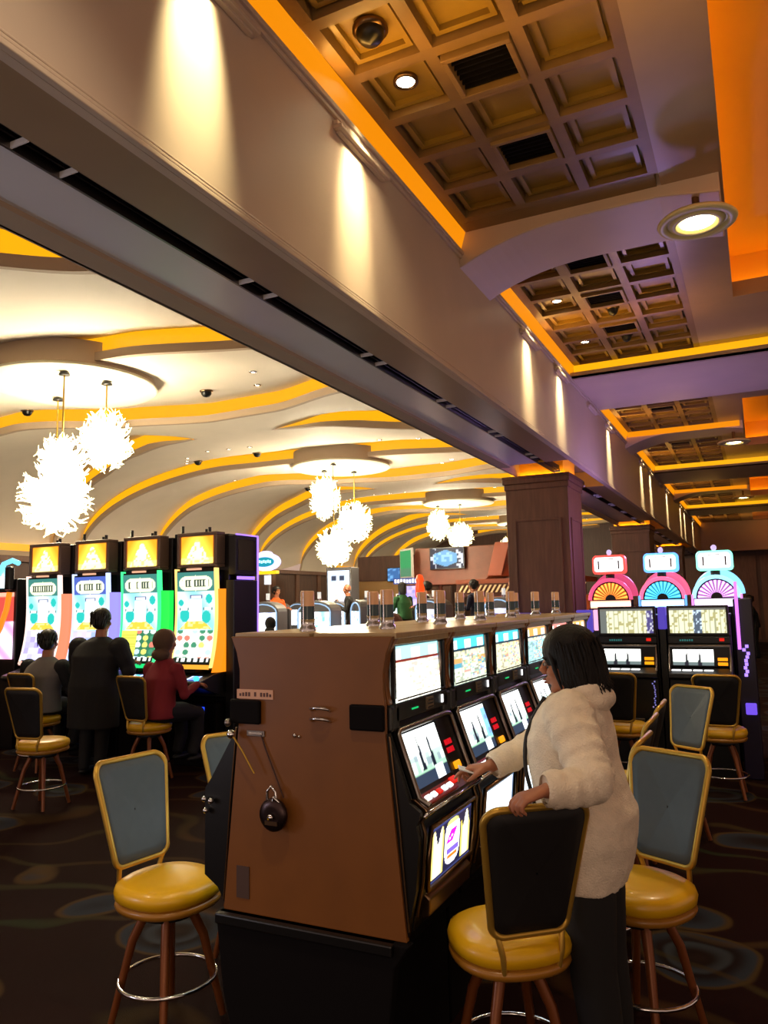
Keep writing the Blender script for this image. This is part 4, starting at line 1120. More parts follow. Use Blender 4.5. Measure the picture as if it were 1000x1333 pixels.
def woman():
    t = thing('person', 'woman in a white hooded fleece jacket standing and touching a slot machine', 'person', (-.62, 3.05, 0))
    o = V((-.62, 3.05, 0))
    def Lc(x, y, z): return V((x, y, z))-o
    # --- skin : head, neck, hands, hidden core
    sk = MB(); Rh = Matrix.Rotation(math.radians(184), 4, 'Z')@Matrix.Rotation(math.radians(6), 4, 'Y')
    hc = Lc(-.692, 3.04, 1.535)
    head_mesh(sk, hc, Rh, SKIN, .98)
    sk.tube([Lc(-.655, 3.05, 1.36), Lc(-.665, 3.05, 1.42), Lc(-.675, 3.045, 1.49)], [.06, .052, .054], SKIN, 14)
    # near (left) hand on the stool back
    lw_ = Lc(-.690, 2.600, 1.150)
    sk.tube([Lc(-.60, 2.67, 1.15), lw_], [.032, .026], SKIN, 12)
    hand(sk, lw_, (-.72, -.62, -.22), (-.15, -.25, .95), SKIN, .75, 1.0, thumb=1, curls=(.75, .85, .95, 1.0))
    # far (right) hand on the machine
    rw = Lc(-1.012, 3.005, 1.128)
    sk.tube([Lc(-.90, 3.12, 1.17), rw], [.024, .026], SKIN, 12)
    hand(sk, rw, (-.90, -.22, -.10), (-.12, .0, .99), SKIN, .8, 1.0, thumb=-1, curls=(.35, .6, .9, 1.0))
    # core so the body is one continuous figure inside the clothes
    rings_loft(sk, [(.0+x+.62, y-3.05, z, a, b) for x, y, z, a, b in ((-.66, 3.05, .86, .10, .14), (-.68, 3.05, 1.1, .10, .13), (-.68, 3.05, 1.3, .09, .14), (-.66, 3.05, 1.40, .06, .08))], SKIN, 16)
    sk.tube([Lc(-.67, 2.92, 1.34), Lc(-.565, 2.78, 1.18), Lc(-.60, 2.67, 1.15)], [.03, .028, .026], SKIN, 10)
    sk.tube([Lc(-.69, 3.18, 1.34), Lc(-.80, 3.215, 1.225), Lc(-.90, 3.12, 1.17)], [.03, .024, .022], SKIN, 10)
    for s_ in (-1, 1):
        sk.tube([Lc(-.64, 3.05+s_*.09, .90), Lc(-.64, 3.05+s_*.10, .48), Lc(-.62, 3.05+s_*.10, .07)], [.07, .05, .035], SKIN, 10)
    sk.build('body', t, remesh=.0055, smooth=3)
    ey = MB(); T = Matrix.Translation(hc)@Rh
    for s_ in (-1, 1):
        ey.ell((.077, s_*.031, .004), (.010, .014, .008), mat('eye_white', (.55, .5, .47), .6), 10, 8, M=T); ey.ell((.086, s_*.031, .004), (.004, .006, .006), BLACK, 8, 6, M=T)
        ey.tube([(.082, s_*.016, .024), (.084, s_*.034, .029), (.072, s_*.050, .022)], .004, HAIRM, 6, M=T)
    ey.build('eyes', t)
    MB().ell((.093, 0, -.056), (.010, .019, .0045), mat('lips', (.50, .20, .18), .4), 10, 6, M=T).ell((.091, 0, -.067), (.010, .016, .0055), mat('lips', (.50, .20, .18), .4), 10, 6, M=T).build('lips', t)
    # --- hair : bob hiding the ear, ragged ends on the hood
    h = MB(); T2 = Matrix.Translation(hc)@Rh
    h.ell((-.022, 0, .048), (.112, .096, .100), HAIRM, 24, 16, M=T2)
    rr = []
    for z, cx, a, b in ((.06, -.030, .098, .098), (.02, -.040, .092, .104), (-.03, -.050, .088, .108), (-.06, -.052, .084, .106), (-.085, -.054, .078, .098), (-.100, -.056, .064, .082)):
        ring = []
        for k in range(32):
            th = 2*PI*k/32; c, s_ = math.cos(th), math.sin(th)
            aa = a*(.86 if c > .3 and z < .02 else 1)
            ring.append((cx+aa*c, b*s_, z+.012*hsh(k, int(z*100))))
        rr.append([V(p) for p in ring])
    h.loft(rr, HAIRM, True, True, M=T2)
    # cut a face opening : keep it by pushing the front back -> front ring handled by skull position
    rnd = random.Random(5)
    for k in range(190):
        th = rnd.uniform(.32*PI, 1.68*PI); z0 = rnd.uniform(.00, .09)
        c, s_ = math.cos(th), math.sin(th)
        ln = rnd.uniform(.10, .16); p0 = V((-.030+.100*c, .100*s_, z0)); p1 = V((-.040+.102*c, .108*s_, z0-ln*.5)); p2 = V((-.048+.098*c, .106*s_, -.072-rnd.uniform(0, .030)))
        p3 = p2+V((.008*c+rnd.uniform(-.010, .010), .008*s_+rnd.uniform(-.01, .01), -.020))
        h.tube([p0, p1, p2, p3], [.004, .008, .006, .0015], HAIRM, 5, M=T2)
    h.tube([(.050, -.05, .085), (.048, -.066, .04), (.036, -.082, -.02), (.020, -.088, -.09)], [.006, .010, .009, .004], HAIRM, 8, M=T2)
    h.tube([(.050, .05, .085), (.048, .066, .04), (.036, .082, -.02), (.020, .088, -.09)], [.006, .010, .009, .004], HAIRM, 8, M=T2)
    h.build('hair', t)
    # --- jacket
    j = MB()
    def S(*a): return [(x+.62, y-3.05, z, p, q) for x, y, z, p, q in a]
    rings_loft(j, S((-.655, 3.05, .735, .135, .205), (-.650, 3.05, .80, .155, .225), (-.640, 3.05, .90, .172, .245), (-.642, 3.05, .99, .178, .245), (-.665, 3.05, 1.08, .170, .225), (-.685, 3.05, 1.17, .165, .212), (-.695, 3.05, 1.26, .165, .212), (-.685, 3.05, 1.33, .145, .205), (-.672, 3.05, 1.385, .115, .165), (-.665, 3.05, 1.42, .09, .11)), FLEECE, 32)
    def wr(n, r0, r1, k=7, amp=.004): return [r0+(r1-r0)*i/(n-1)+amp*math.sin(i*2.1+k) for i in range(n)]
    def path(pts, n):
        out = []; seg = len(pts)-1
        for i in range(n):
            u = i/(n-1)*seg; s_ = min(int(u), seg-1); f = u-s_
            p0, p1, p2, p3 = [V(pts[max(0, min(seg, s_+d))]) for d in (-1, 0, 1, 2)]
            out.append(.5*((2*p1)+(-p0+p2)*f+(2*p0-5*p1+4*p2-p3)*f*f+(-p0+3*p1-3*p2+p3)*f**3))
        return out
    # near sleeve
    pa = path([Lc(-.665, 2.90, 1.365), Lc(-.625, 2.825, 1.29), Lc(-.575, 2.765, 1.20), Lc(-.560, 2.725, 1.160), Lc(-.61, 2.665, 1.150), Lc(-.680, 2.612, 1.152)], 30)
    j.tube(pa, wr(30, .094, .057, 2, .006), FLEECE, 16)
    j.ell(pa[0], (.095, .09, .085), FLEECE); j.ell(Lc(-.565, 2.725, 1.165), (.082, .078, .078), FLEECE)
    # far sleeve
    pb = path([Lc(-.70, 3.20, 1.345), Lc(-.76, 3.235, 1.275), Lc(-.825, 3.215, 1.215), Lc(-.91, 3.12, 1.175), Lc(-.995, 3.02, 1.13)], 26)
    j.tube(pb, wr(26, .092, .050, 1, .004), FLEECE, 16); j.ell(pb[0], (.09, .09, .085), FLEECE)
    j.build('jacket', t, remesh=.009, smooth=3, disp=((.11, .020), (.035, .004)))
    for pts, r in ((pa, .058), (pb, .052)):
        d = (pts[-1]-pts[-2]).normalized(); MB().tube([pts[-1]-d*.045, pts[-1]-d*.03, pts[-1]+d*.004, pts[-1]+d*.012], [r-.006, r, r, r-.010], FLEECE, 16, caps=False).build('cuff', t)
    # hood : thick folded collar on the back and sides
    hd = MB()
    hp = []
    for k in range(25):
        a = math.radians(-150+300*k/24); hp.append(Lc(-.675+.108*math.cos(a), 3.05+.128*math.sin(a), 1.430-.045*(1-math.cos(a))*.5+.018*math.cos(a)))
    hd.tube(hp, [.022+.014*math.sin(PI*k/24) for k in range(25)], FLEECE, 12)
    hp2 = [p+V((.012*max(0, math.cos(math.radians(-150+300*k/24))), 0, -.040)) for k, p in enumerate(hp)]
    hd.tube(hp2, [.022+.018*math.sin(PI*k/24) for k in range(25)], FLEECE, 12)
    hd.ell(Lc(-.590, 3.05, 1.375), (.045, .11, .050), FLEECE)
    hd.build('hood', t, remesh=.008, smooth=3, disp=((.07, .012),))
    # dark zip line and bag strap
    MB().tube(path([Lc(-.768, 2.970, 1.41), Lc(-.812, 2.945, 1.33), Lc(-.838, 2.93, 1.25), Lc(-.840, 2.92, 1.15), Lc(-.815, 2.91, 1.05), Lc(-.79, 2.90, .95)], 20), .008, mat('black_zip', (.03, .03, .035), .4), 8).build('zip', t)
    # trousers and shoes
    tr = MB()
    for s_ in (-1, 1):
        tr.tube([Lc(-.64, 3.05+s_*.10, .90), Lc(-.635, 3.05+s_*.10, .70), Lc(-.63, 3.05+s_*.105, .46), Lc(-.61, 3.05+s_*.10, .25), Lc(-.60, 3.05+s_*.10, .06)], [.10, .100, .085, .078, .068], TROUS, 16)
    rings_loft(tr, S((-.645, 3.05, .78, .115, .17), (-.645, 3.05, .92, .12, .18)), TROUS)
    tr.build('trousers', t, remesh=.012, smooth=2)
    for s_ in (-1, 1):
        MB().ell(Lc(-.66, 3.05+s_*.10, .045), (.13, .048, .042), SHOE).box(Lc(-.77, 3.01+s_*.10, .0), Lc(-.55, 3.09+s_*.10, .025), SHOE).build('shoe', t, remesh=.008, smooth=2)
    return t
woman()
pc = thing('pocket_phone', 'small white card held over the buttons by the woman\'s right hand', 'card', (-1.085, 2.955, 1.118))
MB().cbox((0, 0, 0), (.075, .045, .005), mat('white_card', (.85, .85, .85), .3), Matrix.Rotation(.35, 4, 'Y')@Matrix.Rotation(.5, 4, 'Z')).build('card', pc, bevel=.0015)
pc.name = 'plastic_card'

def bgperson(label, loc, ang, pose, top, bottom, hair, hs=1.0, hair_len=0., coat=False, width=1., cap=None, sleeve2=None, hood=None, nohead=False):
    """figure in local frame facing +x; pose 'sit' (on a stool, seat .60) or 'stand'"""
    t = thing('person', label, 'person', loc, math.radians(ang))
    sit = pose == 'sit'; zp = .70 if sit else .93
    sk = MB(); lean = .07
    sh = zp+.46; hz = sh+.26
    hc = V((lean+.035, 0, hz))
    head_mesh(sk, hc, Matrix.Rotation(math.radians(8), 4, 'Y'), SKIN, 1.06)
    sk.tube([(lean, 0, sh), (lean+.01, 0, sh+.08), (lean+.02, 0, sh+.16)], [.075, .066, .064], SKIN, 12)
    rings_loft(sk, [(0, 0, zp-.05, .09, .13), (.02, 0, zp+.2, .08, .12), (lean, 0, sh, .06, .12)], SKIN, 16)
    j = MB(); tm = mat(*top) if isinstance(top, tuple) else top; bm_ = mat(*bottom) if isinstance(bottom, tuple) else bottom
    w = width
    rings_loft(j, [(-.01, 0, zp-(.42 if coat else .06), .15*w, .21*w), (-.01, 0, zp+.02, .15*w, .205*w), (.0, 0, zp+.18, .135*w, .19*w), (.03, 0, zp+.34, .14*w, .215*w), (lean-.01, 0, zp+.43, .12*w, .20*w), (lean-.005, 0, zp+.49, .10*w, .13*w), (lean, 0, zp+.545, .075, .085)], tm, 24)
    sl = mat(*sleeve2) if sleeve2 else tm
    for s_ in (-1, 1):
        js = MB() if sleeve2 else j
        s0 = V((lean-.02, s_*.205*w, sh-.03)); el = V((.10, s_*.27*w, zp+.18)); wr_ = V((.36, s_*.19, zp+.26))
        js.tube([s0, (s0+el)/2+V((0, s_*.01, 0)), el, (el+wr_)/2, wr_], [.075*w, .065*w, .056*w, .048, .038], sl, 12); js.ell(s0, (.08*w,)*3, sl, 12, 8); js.ell(el, (.057*w,)*3, sl, 12, 8)
        if sleeve2: js.build('sleeve', t, remesh=.010, smooth=2)
        sk.tube([s0, el, wr_], [.04, .035, .025], SKIN, 8)
        hand(sk, wr_, (.95, -s_*.1, -.15), (0.1, 0, 1), SKIN, .5, 1.0, thumb=-s_)
    tr = MB()
    for s_ in (-1, 1):
        if sit: pts = [(0, s_*.10, zp-.0), (.22, s_*.12, zp-.02), (.42, s_*.13, zp-.06), (.43, s_*.12, zp-.30), (.36, s_*.11, .22)]
        else: pts = [(0, s_*.10, zp), (.02, s_*.11, .70), (.02, s_*.11, .48), (0, s_*.11, .25), (-.02, s_*.11, .06)]
        tr.tube(pts, [.11, .105, .08, .07, .058], bm_, 12)
        for i in (1, 2): tr.ell(pts[i], (.09 if i == 1 else .08,)*3, bm_, 10, 8)
        sk.tube(pts, [.06, .06, .05, .045, .035], SKIN, 8)
        f = pts[-1]
        MB().ell((f[0]+.07, f[1], f[2]-.045 if sit else .045), (.135, .048, .042), SHOE, 12, 8).build('shoe', t)
    tr.ell((0, 0, zp-.02), (.13, .18, .11), bm_, 16, 10)
    sk.build('body', t, remesh=.008, smooth=2)
    tr.build('trousers', t, remesh=.014, smooth=2)
    j.build('jacket', t, remesh=.012, smooth=3)

    if hood:
        MB().ell((lean-.025, 0, hz+.015), (.118, .105, .125), mat(*hood), 20, 14).ell((lean-.06, 0, hz-.13), (.09, .10, .07), mat(*hood), 16, 10).build('hood', t, remesh=.010, smooth=3)
    elif hair:
        hm = mat(*hair); h = MB(); T = Matrix.Translation(hc)
        h.ell((-.025, 0, .042), (.112, .098, .104), hm, 20, 14, M=T).ell((-.045, 0, -.01-hair_len*.5), (.086, .092, .09+hair_len*.55), hm, 18, 12, M=T)
        rnd = random.Random(int(loc[0]*100))
        for k in range(70):
            th = rnd.uniform(.35*PI, 1.65*PI); c, s_ = math.cos(th), math.sin(th); z0 = rnd.uniform(.0, .11)
            h.tube([(-.03+.095*c, .09*s_, z0), (-.035+.112*c, .104*s_, z0-.02), (-.04+.108*c, .10*s_, z0-.07-hair_len)], [.006, .007, .002], hm, 5, M=T)
        h.build('hair', t)
    if cap:
        MB().ell((-.018, 0, .055), (.098, .088, .085), mat(*cap), 18, 12, M=Matrix.Translation(hc)).box((.05, -.06, .055), (.15, .06, .068), mat(*cap), Matrix.Translation(hc)).build('cap', t, bevel=.005)
    return t
BH = ('dark_hair', (.05, .035, .03), .5)
bgperson('big person in a long black coat standing at the blue sided tall slot machine', (-6.60, 6.30, 0), 92, 'stand', ('black_coat', (.035, .035, .045), .8), TROUS, BH, coat=True, width=1.42)
bgperson('seated player in a grey top with black sleeves at the coral sided machine', (-7.42, 6.30, 0), 96, 'sit', ('grey_top', (.42, .40, .38), .9), TROUS, BH, width=1.2, sleeve2=('black_sleeve', (.05, .05, .06), .8))
bgperson('seated player in a red sweater with a brown knit hood at the green sided machine', (-5.72, 6.34, 0), 84, 'sit', ('red_sweater', (.50, .10, .14), .85), TROUS, None, hood=('brown_hood', (.34, .25, .18), .9), width=.98)
struct(MB().box((-13.2, 16.7, 0), (-4.4, 18.1, .5), CARPET).box((-13.25, 16.66, .44), (-4.35, 16.72, .5), GOLDM).build('floor'))
bgperson('person in a dark hood seated at a white lit machine behind the brown panel', (-8.62, 12.6, 0), 100, 'sit', ('dark_hoodie', (.07, .06, .07), .85), TROUS, None, hood=('dark_hoodie', (.07, .06, .07), .85))
bgperson('person in a bright orange shirt and dark cap, far behind the row', (-11.6, 17.2, .5), -20, 'stand', ('orange_shirt', (.85, .34, .06), .8), TROUS, BH, cap=('dark_cap', (.06, .06, .06), .7))
bgperson('person in black with a bald head standing far behind the row', (-9.45, 17.5, .5), 200, 'stand', ('black_shirt', (.05, .05, .06), .8), TROUS, None)
bgperson('person with long dark hair and a green top by the television bar', (-7.95, 17.5, .5), 150, 'stand', ('green_top', (.10, .32, .17), .8), TROUS, BH, hair_len=.12)
bgperson('person in a white and black top beside the green topped person', (-7.20, 17.4, .5), 190, 'stand', ('white_top', (.70, .72, .72), .8), TROUS, BH, sleeve2=('black_sleeve', (.05, .05, .06), .8))
bgperson('person in a navy jacket seated under the lattice canopy', (-5.95, 17.2, .5), 170, 'stand', ('navy_jacket', (.06, .08, .20), .8), TROUS, BH)
bgperson('person in a pale grey top under the lattice canopy near the orange post', (-5.0, 17.3, .5), 200, 'stand', ('pale_grey_top', (.62, .62, .64), .8), TROUS, BH)
bgperson('person in black at the far right end of the aisle', (-.2, 24.5, 0), 190, 'stand', ('black_shirt', (.05, .05, .06), .8), TROUS, BH)

# ================================================================== the left hall's far furniture
GREYC = mat('grey_console', (.42, .42, .44), .35)
def console(label, loc, rz, col, w=.62, es=1.0):
    t = thing('slot_machine', label, 'slot machine', loc, math.radians(rz), 'rounded white lit slot machines in the hall behind')
    def sh(s, z0, z1, n=10):
        p = [(-s, z0), (s, z0)]
        for k in range(n+1): a = PI*k/n; p.append((s*math.cos(a)*.999, z1-.22+.22*math.sin(a)))
        return p
    MB().prism(sh(w/2+.05, .0, 1.86), 'Y', .0, .5, GREYC).build('cabinet', t, bevel=.02)
    MB().prism([(.02, .7), (.02, 1.0), (-.30, .92), (-.30, .8)], 'X', -w/2, w/2, DARKG).build('button_deck', t, bevel=.01)
    def f(u, v):
        if v > .75: return mix(col, (1.8, 1.9, 2), .5+.5*math.sin(u*14))
        if hsh(int(u*9), int(v*8), int(loc[0]*9)) > .8: return tuple(c*.7 for c in col)
        return mix((1.9, 2, 2), col, .25)
    screen('main_screen', t, f, flat_pos(-w/2, w/2, -.008, 1.12, 1.62), 18, 16, scale=es)
    MB().tube([(-w/2-.02, -.012, 1.1), (-w/2-.02, -.012, 1.62)]+[((w/2+.02)*math.cos(PI-PI*k/8), -.012, 1.62+.18*math.sin(PI*k/8)) for k in range(1, 8)]+[(w/2+.02, -.012, 1.62), (w/2+.02, -.012, 1.1)], .014, glow('pale_blue_edge', (.7, .85, 1), 1.0), 6).build('edge_light', t)
    MB().cyl((0, .25, 1.84), (0, .25, 1.90), .05, CHROME).cyl((0, .25, 1.90), (0, .25, 2.04), .04, mat('tower_white', (.8, .8, .8), .3, emit=(1, 1, 1), es=.5)).build('tower_light', t)
    return t
console('white lit rounded slot machine directly behind the hooded person', (-9.75, 14.0, 0), 8, (.7, .8, 1.5))
console('white blue lit rounded slot machine right of the hooded person', (-8.45, 14.0, 0), 4, (.4, 1.2, 1.4), .72)
console('angled rounded slot machine partly side on, right of the white blue one', (-7.62, 14.3, 0), -42, (.5, 1.2, 1.5), .5)
for i, (x, y, c, lb) in enumerate(((-10.6, 18.6, (1.2, 1.3, 1.5), 'small lit slot machine far back below the oval sign'), (-9.75, 18.9, (.8, 1.3, 1.5), 'small lit slot machine far back left of the white tall machine'), (-12.7, 18.7, (.5, .7, 1.4), 'small lit slot machine far back beside the violet edge'), (-13.6, 21.5, (1.2, 1.2, 1.4), 'tiny lit slot machine by the far dark wall, leftmost'), (-12.6, 22.0, (.6, .9, 1.4), 'tiny lit slot machine by the far dark wall, second'), (-10.3, 20.6, (1.3, 1.1, .8), 'tiny lit slot machine in front of the tan wall, left one'), (-9.6, 20.3, (.8, 1.2, 1.3), 'tiny lit slot machine in front of the tan wall, right one'), (-6.7, 16.0, (.9, .9, 1.2), 'low lit slot machine between tower lights behind the row'), (-4.95, 15.6, (.8, .8, 1.2), 'low lit slot machine left of the nearest column'))):
    console(lb, (x, y, 0), 8-i*3, c, es=.8)
# oval sign on a post above a machine
os_ = thing('slot_machine', 'slot machine topped by an oval white and teal lit sign with a yellow base', 'slot machine', (-10.75, 15.5, 0)); os_.scale = (1.38, 1, 1.13)
MB().box((-.30, .0, 0), (.30, .5, 1.5), BLACK).build('cabinet', os_, bevel=.02)
screen('main_screen', os_, lambda u, v: (1.4, 1.5, 1.9), flat_pos(-.25, .25, -.008, .95, 1.42), 6, 6, scale=.7)
MB().cyl((0, .2, 1.5), (0, .2, 2.3), .025, STEEL).build('post', os_)
MB().box((-.06, .12, 2.02), (.06, .18, 2.22), glow('white_plate', (1, 1, 1), 1.)).build('plate', os_)
def oval(a, b, n=32): return [(a*math.cos(2*PI*k/n), 2.50+b*math.sin(2*PI*k/n)) for k in range(n)]
MB().prism(oval(.30, .19), 'Y', .0, .14, glow('oval_white', (.80, .78, 1), 1.9)).prism([(x*.5, z+.16) for x, z in oval(.30, .08)], 'Y', .01, .12, glow('oval_white', (.80, .78, 1), 1.9)).build('oval_sign', os_, bevel=.03)
MB().prism(oval(.21, .105), 'Y', -.008, .0, glow('oval_teal', (.05, .62, .72), 1.1)).build('teal_face', os_)
m = MB()
for i in range(7): m.box((-.15+.044*i, -.014, 2.47+.012*(i % 2)), (-.118+.044*i, -.008, 2.53+.012*(i % 2)), glow('oval_letters', (.75, 1, 1), 1.7))
m.build('lettering', os_)
MB().box((-.26, -.01, 2.24), (.26, .12, 2.31), glow('oval_yellow', (1, .78, .1), 1.5)).build('yellow_base', os_, bevel=.01)
# tall white machine
tw = thing('display_cabinet', 'tall white lit display machine far behind the row', 'machine', (-11.1, 19.8, 0))
MB().box((-.42, 0, 0), (.42, .5, 2.85), GREYC).build('cabinet', tw, bevel=.02)
def fw(u, v):
    if v > .8 and (abs(u-.3) < .12 or abs(u-.68) < .12) and v < .93: return (.05, .06, .1)
    if .45 < v < .8 and abs(u-.5) < .3: return (1.8, 1.6, 1.6) if hsh(int(u*9), int(v*12)) > .4 else (.9, .8, .9)
    return (1.1, 1.3, 1.6)
screen('lit_front', tw, fw, flat_pos(-.36, .36, -.01, 1.1, 2.75), 16, 30)
# brown backed chairs in the hall
brownc = mat('brown_leather', (.30, .14, .09), .4)
for x, y, lb in ((-8.1, 15.6, 'rounded brown chair back below the person in black'), (-7.45, 16.2, 'second rounded brown chair back, beside a tower light')):
    t = thing('lounge_chair', lb, 'chair', (x, y, 0), math.radians(80))
    MB().prism([(.28*math.cos(PI*k/10), 1.1+.45*math.sin(PI*k/10)) for k in range(11)]+[(-.28, .6), (.28, .6)], 'X', -.30, -.22, brownc).build('backrest', t, bevel=.03)
    MB().box((-.26, -.27, .55), (.26, .27, .66), brownc).build('seat', t, bevel=.03)
    MB().cyl((0, 0, .0), (0, 0, .55), .04, CHROME).cyl((0, 0, 0), (0, 0, .03), .25, CHROME, n=24).build('pedestal', t)
# television bar
BRW = mat('bar_walnut', (.46, .26, .18), .45, noise_amt=.15, nscale=4)
tb = thing('bar_bulkhead', 'brown bulkhead above the bar carrying the televisions', 'bar', (-7.7, 20.1, 0))
MB().prism([(-1.3, 2.25), (-1.05, 3.30), (1.55, 3.30), (1.25, 2.55), (.9, 2.25)], 'Y', 0, 1.6, BRW).build('bulkhead', tb, bevel=.02)
MB().box((-1.2, .2, 0), (1.3, 1.2, 1.12), BRW).box((-1.3, .1, 1.12), (1.4, 1.3, 1.18), LAMTOP).build('counter', tb, bevel=.01)
for x in (-.55, .0, 1.2): 
    MB().cyl((x, .6, 1.18), (x, .6, 2.3), .06, BRW).build('post', tb)
MB().prism([(1.1, 2.45), (1.35, 3.35), (1.75, 3.35), (1.5, 2.45)], 'Y', -.1, 1.5, mat('orange_wood', (.62, .28, .12), .4)).build('orange_fin', tb, bevel=.01)
tv = thing('television', 'television showing a blue hexagon picture on the bar bulkhead', 'television', (-7.74, 19.96, 2.98))
MB().box((-.52, .0, -.31), (.52, .08, .31), BLACK).build('casing', tv, bevel=.01)
def ftv(u, v):
    if max(abs(u-.46)*1.15, abs(v-.5)*.95+abs(u-.46)*.55) < .40: return (.25, .75, 1.3) if hsh(int(u*12), int(v*9)) > .35 else (.6, 1.2, 1.6)
    if (u > .78 or u < .16) and hsh(int(u*14), int(v*10), 3) > .55: return (1.3, 1.4, 1.6)
    return (.01, .02, .08)
screen('picture', tv, ftv, flat_pos(-.49, .49, -.006, -.28, .28), 44, 26, scale=.5)
tv2 = thing('television', 'green pictured television tilted at the left end of the bar bulkhead', 'television', (-8.97, 19.9, 2.88), math.radians(-38))
MB().box((-.36, .0, -.42), (.36, .07, .42), mat('white_bezel', (.75, .75, .72), .4)).build('casing', tv2, bevel=.01)
screen('picture', tv2, lambda u, v: (.03, .30, .10) if v > .3 else (.08, .22, .12), flat_pos(-.32, .32, -.006, -.37, .36), 6, 8)
for x, y, z, w, lb in ((-10.55, 22.45, 2.68, .24, 'small blue television on the far wall left of the bar'), (-13.6, 24, 2.45, .25, 'tiny blue lit screen on the far panelled wall')):
    t = thing('television', lb, 'television', (x, y, z))
    MB().box((-w, 0, -w*.95), (w, .06, w*.95), BLACK).build('casing', t, bevel=.01)
    screen('picture', t, lambda u, v: (.06, .18, .45) if hsh(int(u*4), int(v*5)) > .3 else (.2, .5, .9), flat_pos(-w*.9, w*.9, -.006, -w*.85, w*.85), 8, 8, scale=.8)
cw = MB().box((-11.9, 22.6, 0), (-9.4, 22.8, 2.5), mat('tan_wall', (.62, .48, .30), .6)).box((-11.9, 22.55, 2.5), (-9.4, 22.8, 3.3), WOODDK)
struct(cw.build('wall_bar'))
# tan pilasters on the far wall
for i, (x, y) in enumerate(((-13.2, 26.5), (-12.3, 27.2))):
    o = MB().box((-.14, -.1, 0), (.14, .1, 2.6), mat('tan_wall', (.62, .48, .30), .6)).build('pilaster', loc=(x, y, 0)); tag(o, ['left slim tan pillar on the far dark wall', 'right slim tan pillar on the far dark wall'][i], 'pillar')
o = MB().box((-14.3, 27.6, 0), (-10.6, 27.8, 3.15), WOODDK).build('wall_partition'); struct(o)
# small lit sign below tv
sg = thing('slot_machine', 'slot machine with a white lettered sign and violet screen under the bar bulkhead', 'slot machine', (-8.65, 19.2, 0))
MB().box((-.3, 0, 0), (.3, .4, 2.0), BLACK).build('cabinet', sg, bevel=.01)
m = MB().box((-.38, -.02, 2.28), (.38, .05, 2.44), glow('sign_bluewhite', (.25, .35, .7), .8))
for i in range(8): m.box((-.34+.087*i, -.03, 2.31), (-.285+.087*i, -.02, 2.40+.02*hsh(i, 3)), WHITEB)
m.build('lettered_sign', sg)
screen('main_screen', sg, lambda u, v: mix((.35, .3, 1.3), (.9, .7, 1.5), hsh(int(u*5), int(v*7))), flat_pos(-.22, .30, -.01, 1.65, 2.22), 10, 14)
# red lamp tower
rt = thing('tower_light', 'glowing red orange tower lamp rising behind the near row', 'lamp', (-6.62, 15.4, 0))
MB().cyl((0, 0, 0), (0, 0, 1.85), .05, BLACK).build('post', rt)
MB().lathe([(.05, 1.85), (.10, 1.9), (.10, 2.1), (.07, 2.2), (.09, 2.26), (.06, 2.36), (.01, 2.38)], glow('red_orange_glass', (1, .25, .06), 1.8), 20).build('red_globe', rt)
# lattice canopy with orange posts
lc = thing('canopy', 'orange canopy with a white diagonal lattice fascia beside the column', 'canopy', (-5.45, 18.3, 0)); lc.scale = (.95, 1, .92)
MB().box((-1.5, 0, 2.40), (1.9, 1.5, 2.52), mat('orange_wood', (.62, .28, .12), .4)).box((-1.5, .04, 2.05), (1.9, .10, 2.42), mat('canopy_brown', (.35, .15, .07), .5)).build('roof', lc)
m = MB(); WL = mat('lattice_white', (.85, .78, .62), .5, emit=(1, .8, .5), es=.35)
for i in range(26):
    x = -1.45+.128*i; m.prism([(x, 2.16), (x+.05, 2.16), (x+.17, 2.36), (x+.12, 2.36)], 'Y', .0, .035, WL)
m.build('lattice', lc)
for x in (-.05, 1.25):
    MB().box((x, .1, 0), (x+.20, .3, 2.06), mat('orange_post', (.85, .30, .06), .4, emit=(1, .30, .03), es=.6)).build('post', lc, bevel=.01)
m = MB()
for x in (-1.0, .45):
    for i in range(6): m.box((x+.10*i, .02, 1.93), (x+.07+.10*i, .04, 1.985), glow('red_neon', (1, .15, .05), 1.5))
m.build('red_neon_lettering', lc)
MB().box((-1.5, 1.35, 0), (1.9, 1.45, 2.05), mat('tan_lit_wall', (.70, .45, .25), .6)).build('back_panel', lc)
pl = bpy.data.lights.new('canopy_glow', 'POINT'); pl.energy = 90; pl.color = (1, .5, .2); pl.shadow_soft_size = .2
po = bpy.data.objects.new('canopy_glow', pl); COL.objects.link(po); po.location = (-5.4, 19.2, 1.7)
pl = bpy.data.lights.new('bar_glow', 'POINT'); pl.energy = 60; pl.color = (1, .6, .35); pl.shadow_soft_size = .2
po = bpy.data.objects.new('bar_glow', pl); COL.objects.link(po); po.location = (-7.6, 18.6, 2.2)
# violet box tops at the far end of the near row
accent('partition_box', 'low violet lit box at the foot of the nearest column', (-3.05, 9.3, 1.35), (-2.45, 9.5, 1.62), (.42, .34, .8), .5, 'partition')
accent('counter', 'pale counter ledge in front of the nearest column', (-3.6, 8.7, 1.40), (-1.9, 9.1, 1.50), (.5, .45, .42), .10, 'counter')
# dark silhouette cabinets at the far right
for i, (x, y) in enumerate(((.75, 17.0), (1.6, 17.2))):
    t = thing('slot_machine', ['dark backed machine at the right edge of the aisle', 'second dark backed machine at the right picture edge'][i], 'slot machine', (x, y, 0))
    MB().box((-.35, 0, 0), (.35, .6, 1.55), BLACKM).prism([(.35*math.cos(PI*k/8), 1.55+.25*math.sin(PI*k/8)) for k in range(9)], 'Y', .1, .5, BLACKM).build('cabinet', t, bevel=.02)

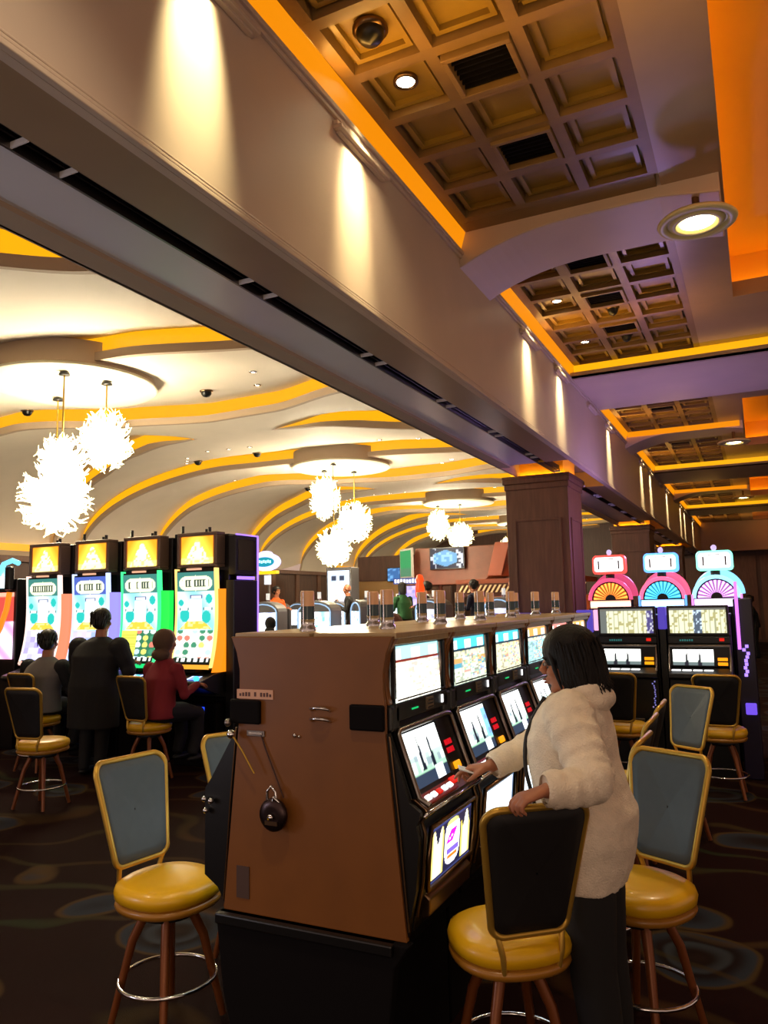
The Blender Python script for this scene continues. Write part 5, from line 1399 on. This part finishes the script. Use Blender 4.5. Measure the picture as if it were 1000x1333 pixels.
# ================================================================== light
def spot(x, y, z, e, c=(1, .8, .55), size=110, tgt=None, soft=.1):
    ld = bpy.data.lights.new('ceiling_spot', 'SPOT'); ld.energy = e; ld.color = c; ld.spot_size = math.radians(size); ld.spot_blend = 1; ld.shadow_soft_size = soft
    lo = bpy.data.objects.new('ceiling_spot', ld); COL.objects.link(lo); lo.location = (x, y, z)
    if tgt: lo.rotation_euler = (V(tgt)-V((x, y, z))).to_track_quat('-Z', 'Y').to_euler()
# ceiling downlights of the aisle behind the camera and beside it
spot(-.24, -2.2, 4.5, 150); spot(-1.1, 1.2, 4.6, 230); spot(-3.6, 1.4, 3.4, 60)

pl = bpy.data.lights.new('sign_glow', 'POINT'); pl.energy = 70; pl.color = (.55, .35, 1); pl.shadow_soft_size = .15
po = bpy.data.objects.new('sign_glow', pl); COL.objects.link(po); po.location = (-1.0, 10.3, 2.55)  # violet point added behind the wheel signs to strengthen their glow on the beam
# fill points added out of view to lift the soffit; then left hall lamps
for px_, py_, pz_, pe_, pc_ in ((-4.6, .2, 1.5, 55, (.75, .8, 1)), (.2, -1.2, 1.5, 25, (1, .75, .5)), (-1.0, -1.6, 1.3, 15, (1, .75, .5))):
    pl = bpy.data.lights.new('added_fill', 'POINT'); pl.energy = pe_; pl.color = pc_; pl.shadow_soft_size = .4
    po = bpy.data.objects.new('added_fill', pl); COL.objects.link(po); po.location = (px_, py_, pz_)
spot(-5.0, 1.5, 5.1, 50, (1, .8, .6)); spot(-5.5, 4.5, 5.1, 30, (1, .82, .6))
# bounce of the unseen casino behind us
w = bpy.data.worlds.new('world'); scn.world = w; w.use_nodes = True
bg = w.node_tree.nodes['Background']; bg.inputs['Color'].default_value = (1., .66, .50, 1); bg.inputs['Strength'].default_value = .54
scn.view_settings.view_transform = 'Standard'; scn.view_settings.look = 'None'; scn.view_settings.gamma = 1; scn.view_settings.use_curve_mapping = False
scn.view_settings.exposure = 0.
scn.cycles.use_denoising = True
scn.cycles.max_bounces = 6; scn.cycles.diffuse_bounces = 3; scn.cycles.glossy_bounces = 3
scn.cycles.sample_clamp_indirect = 6
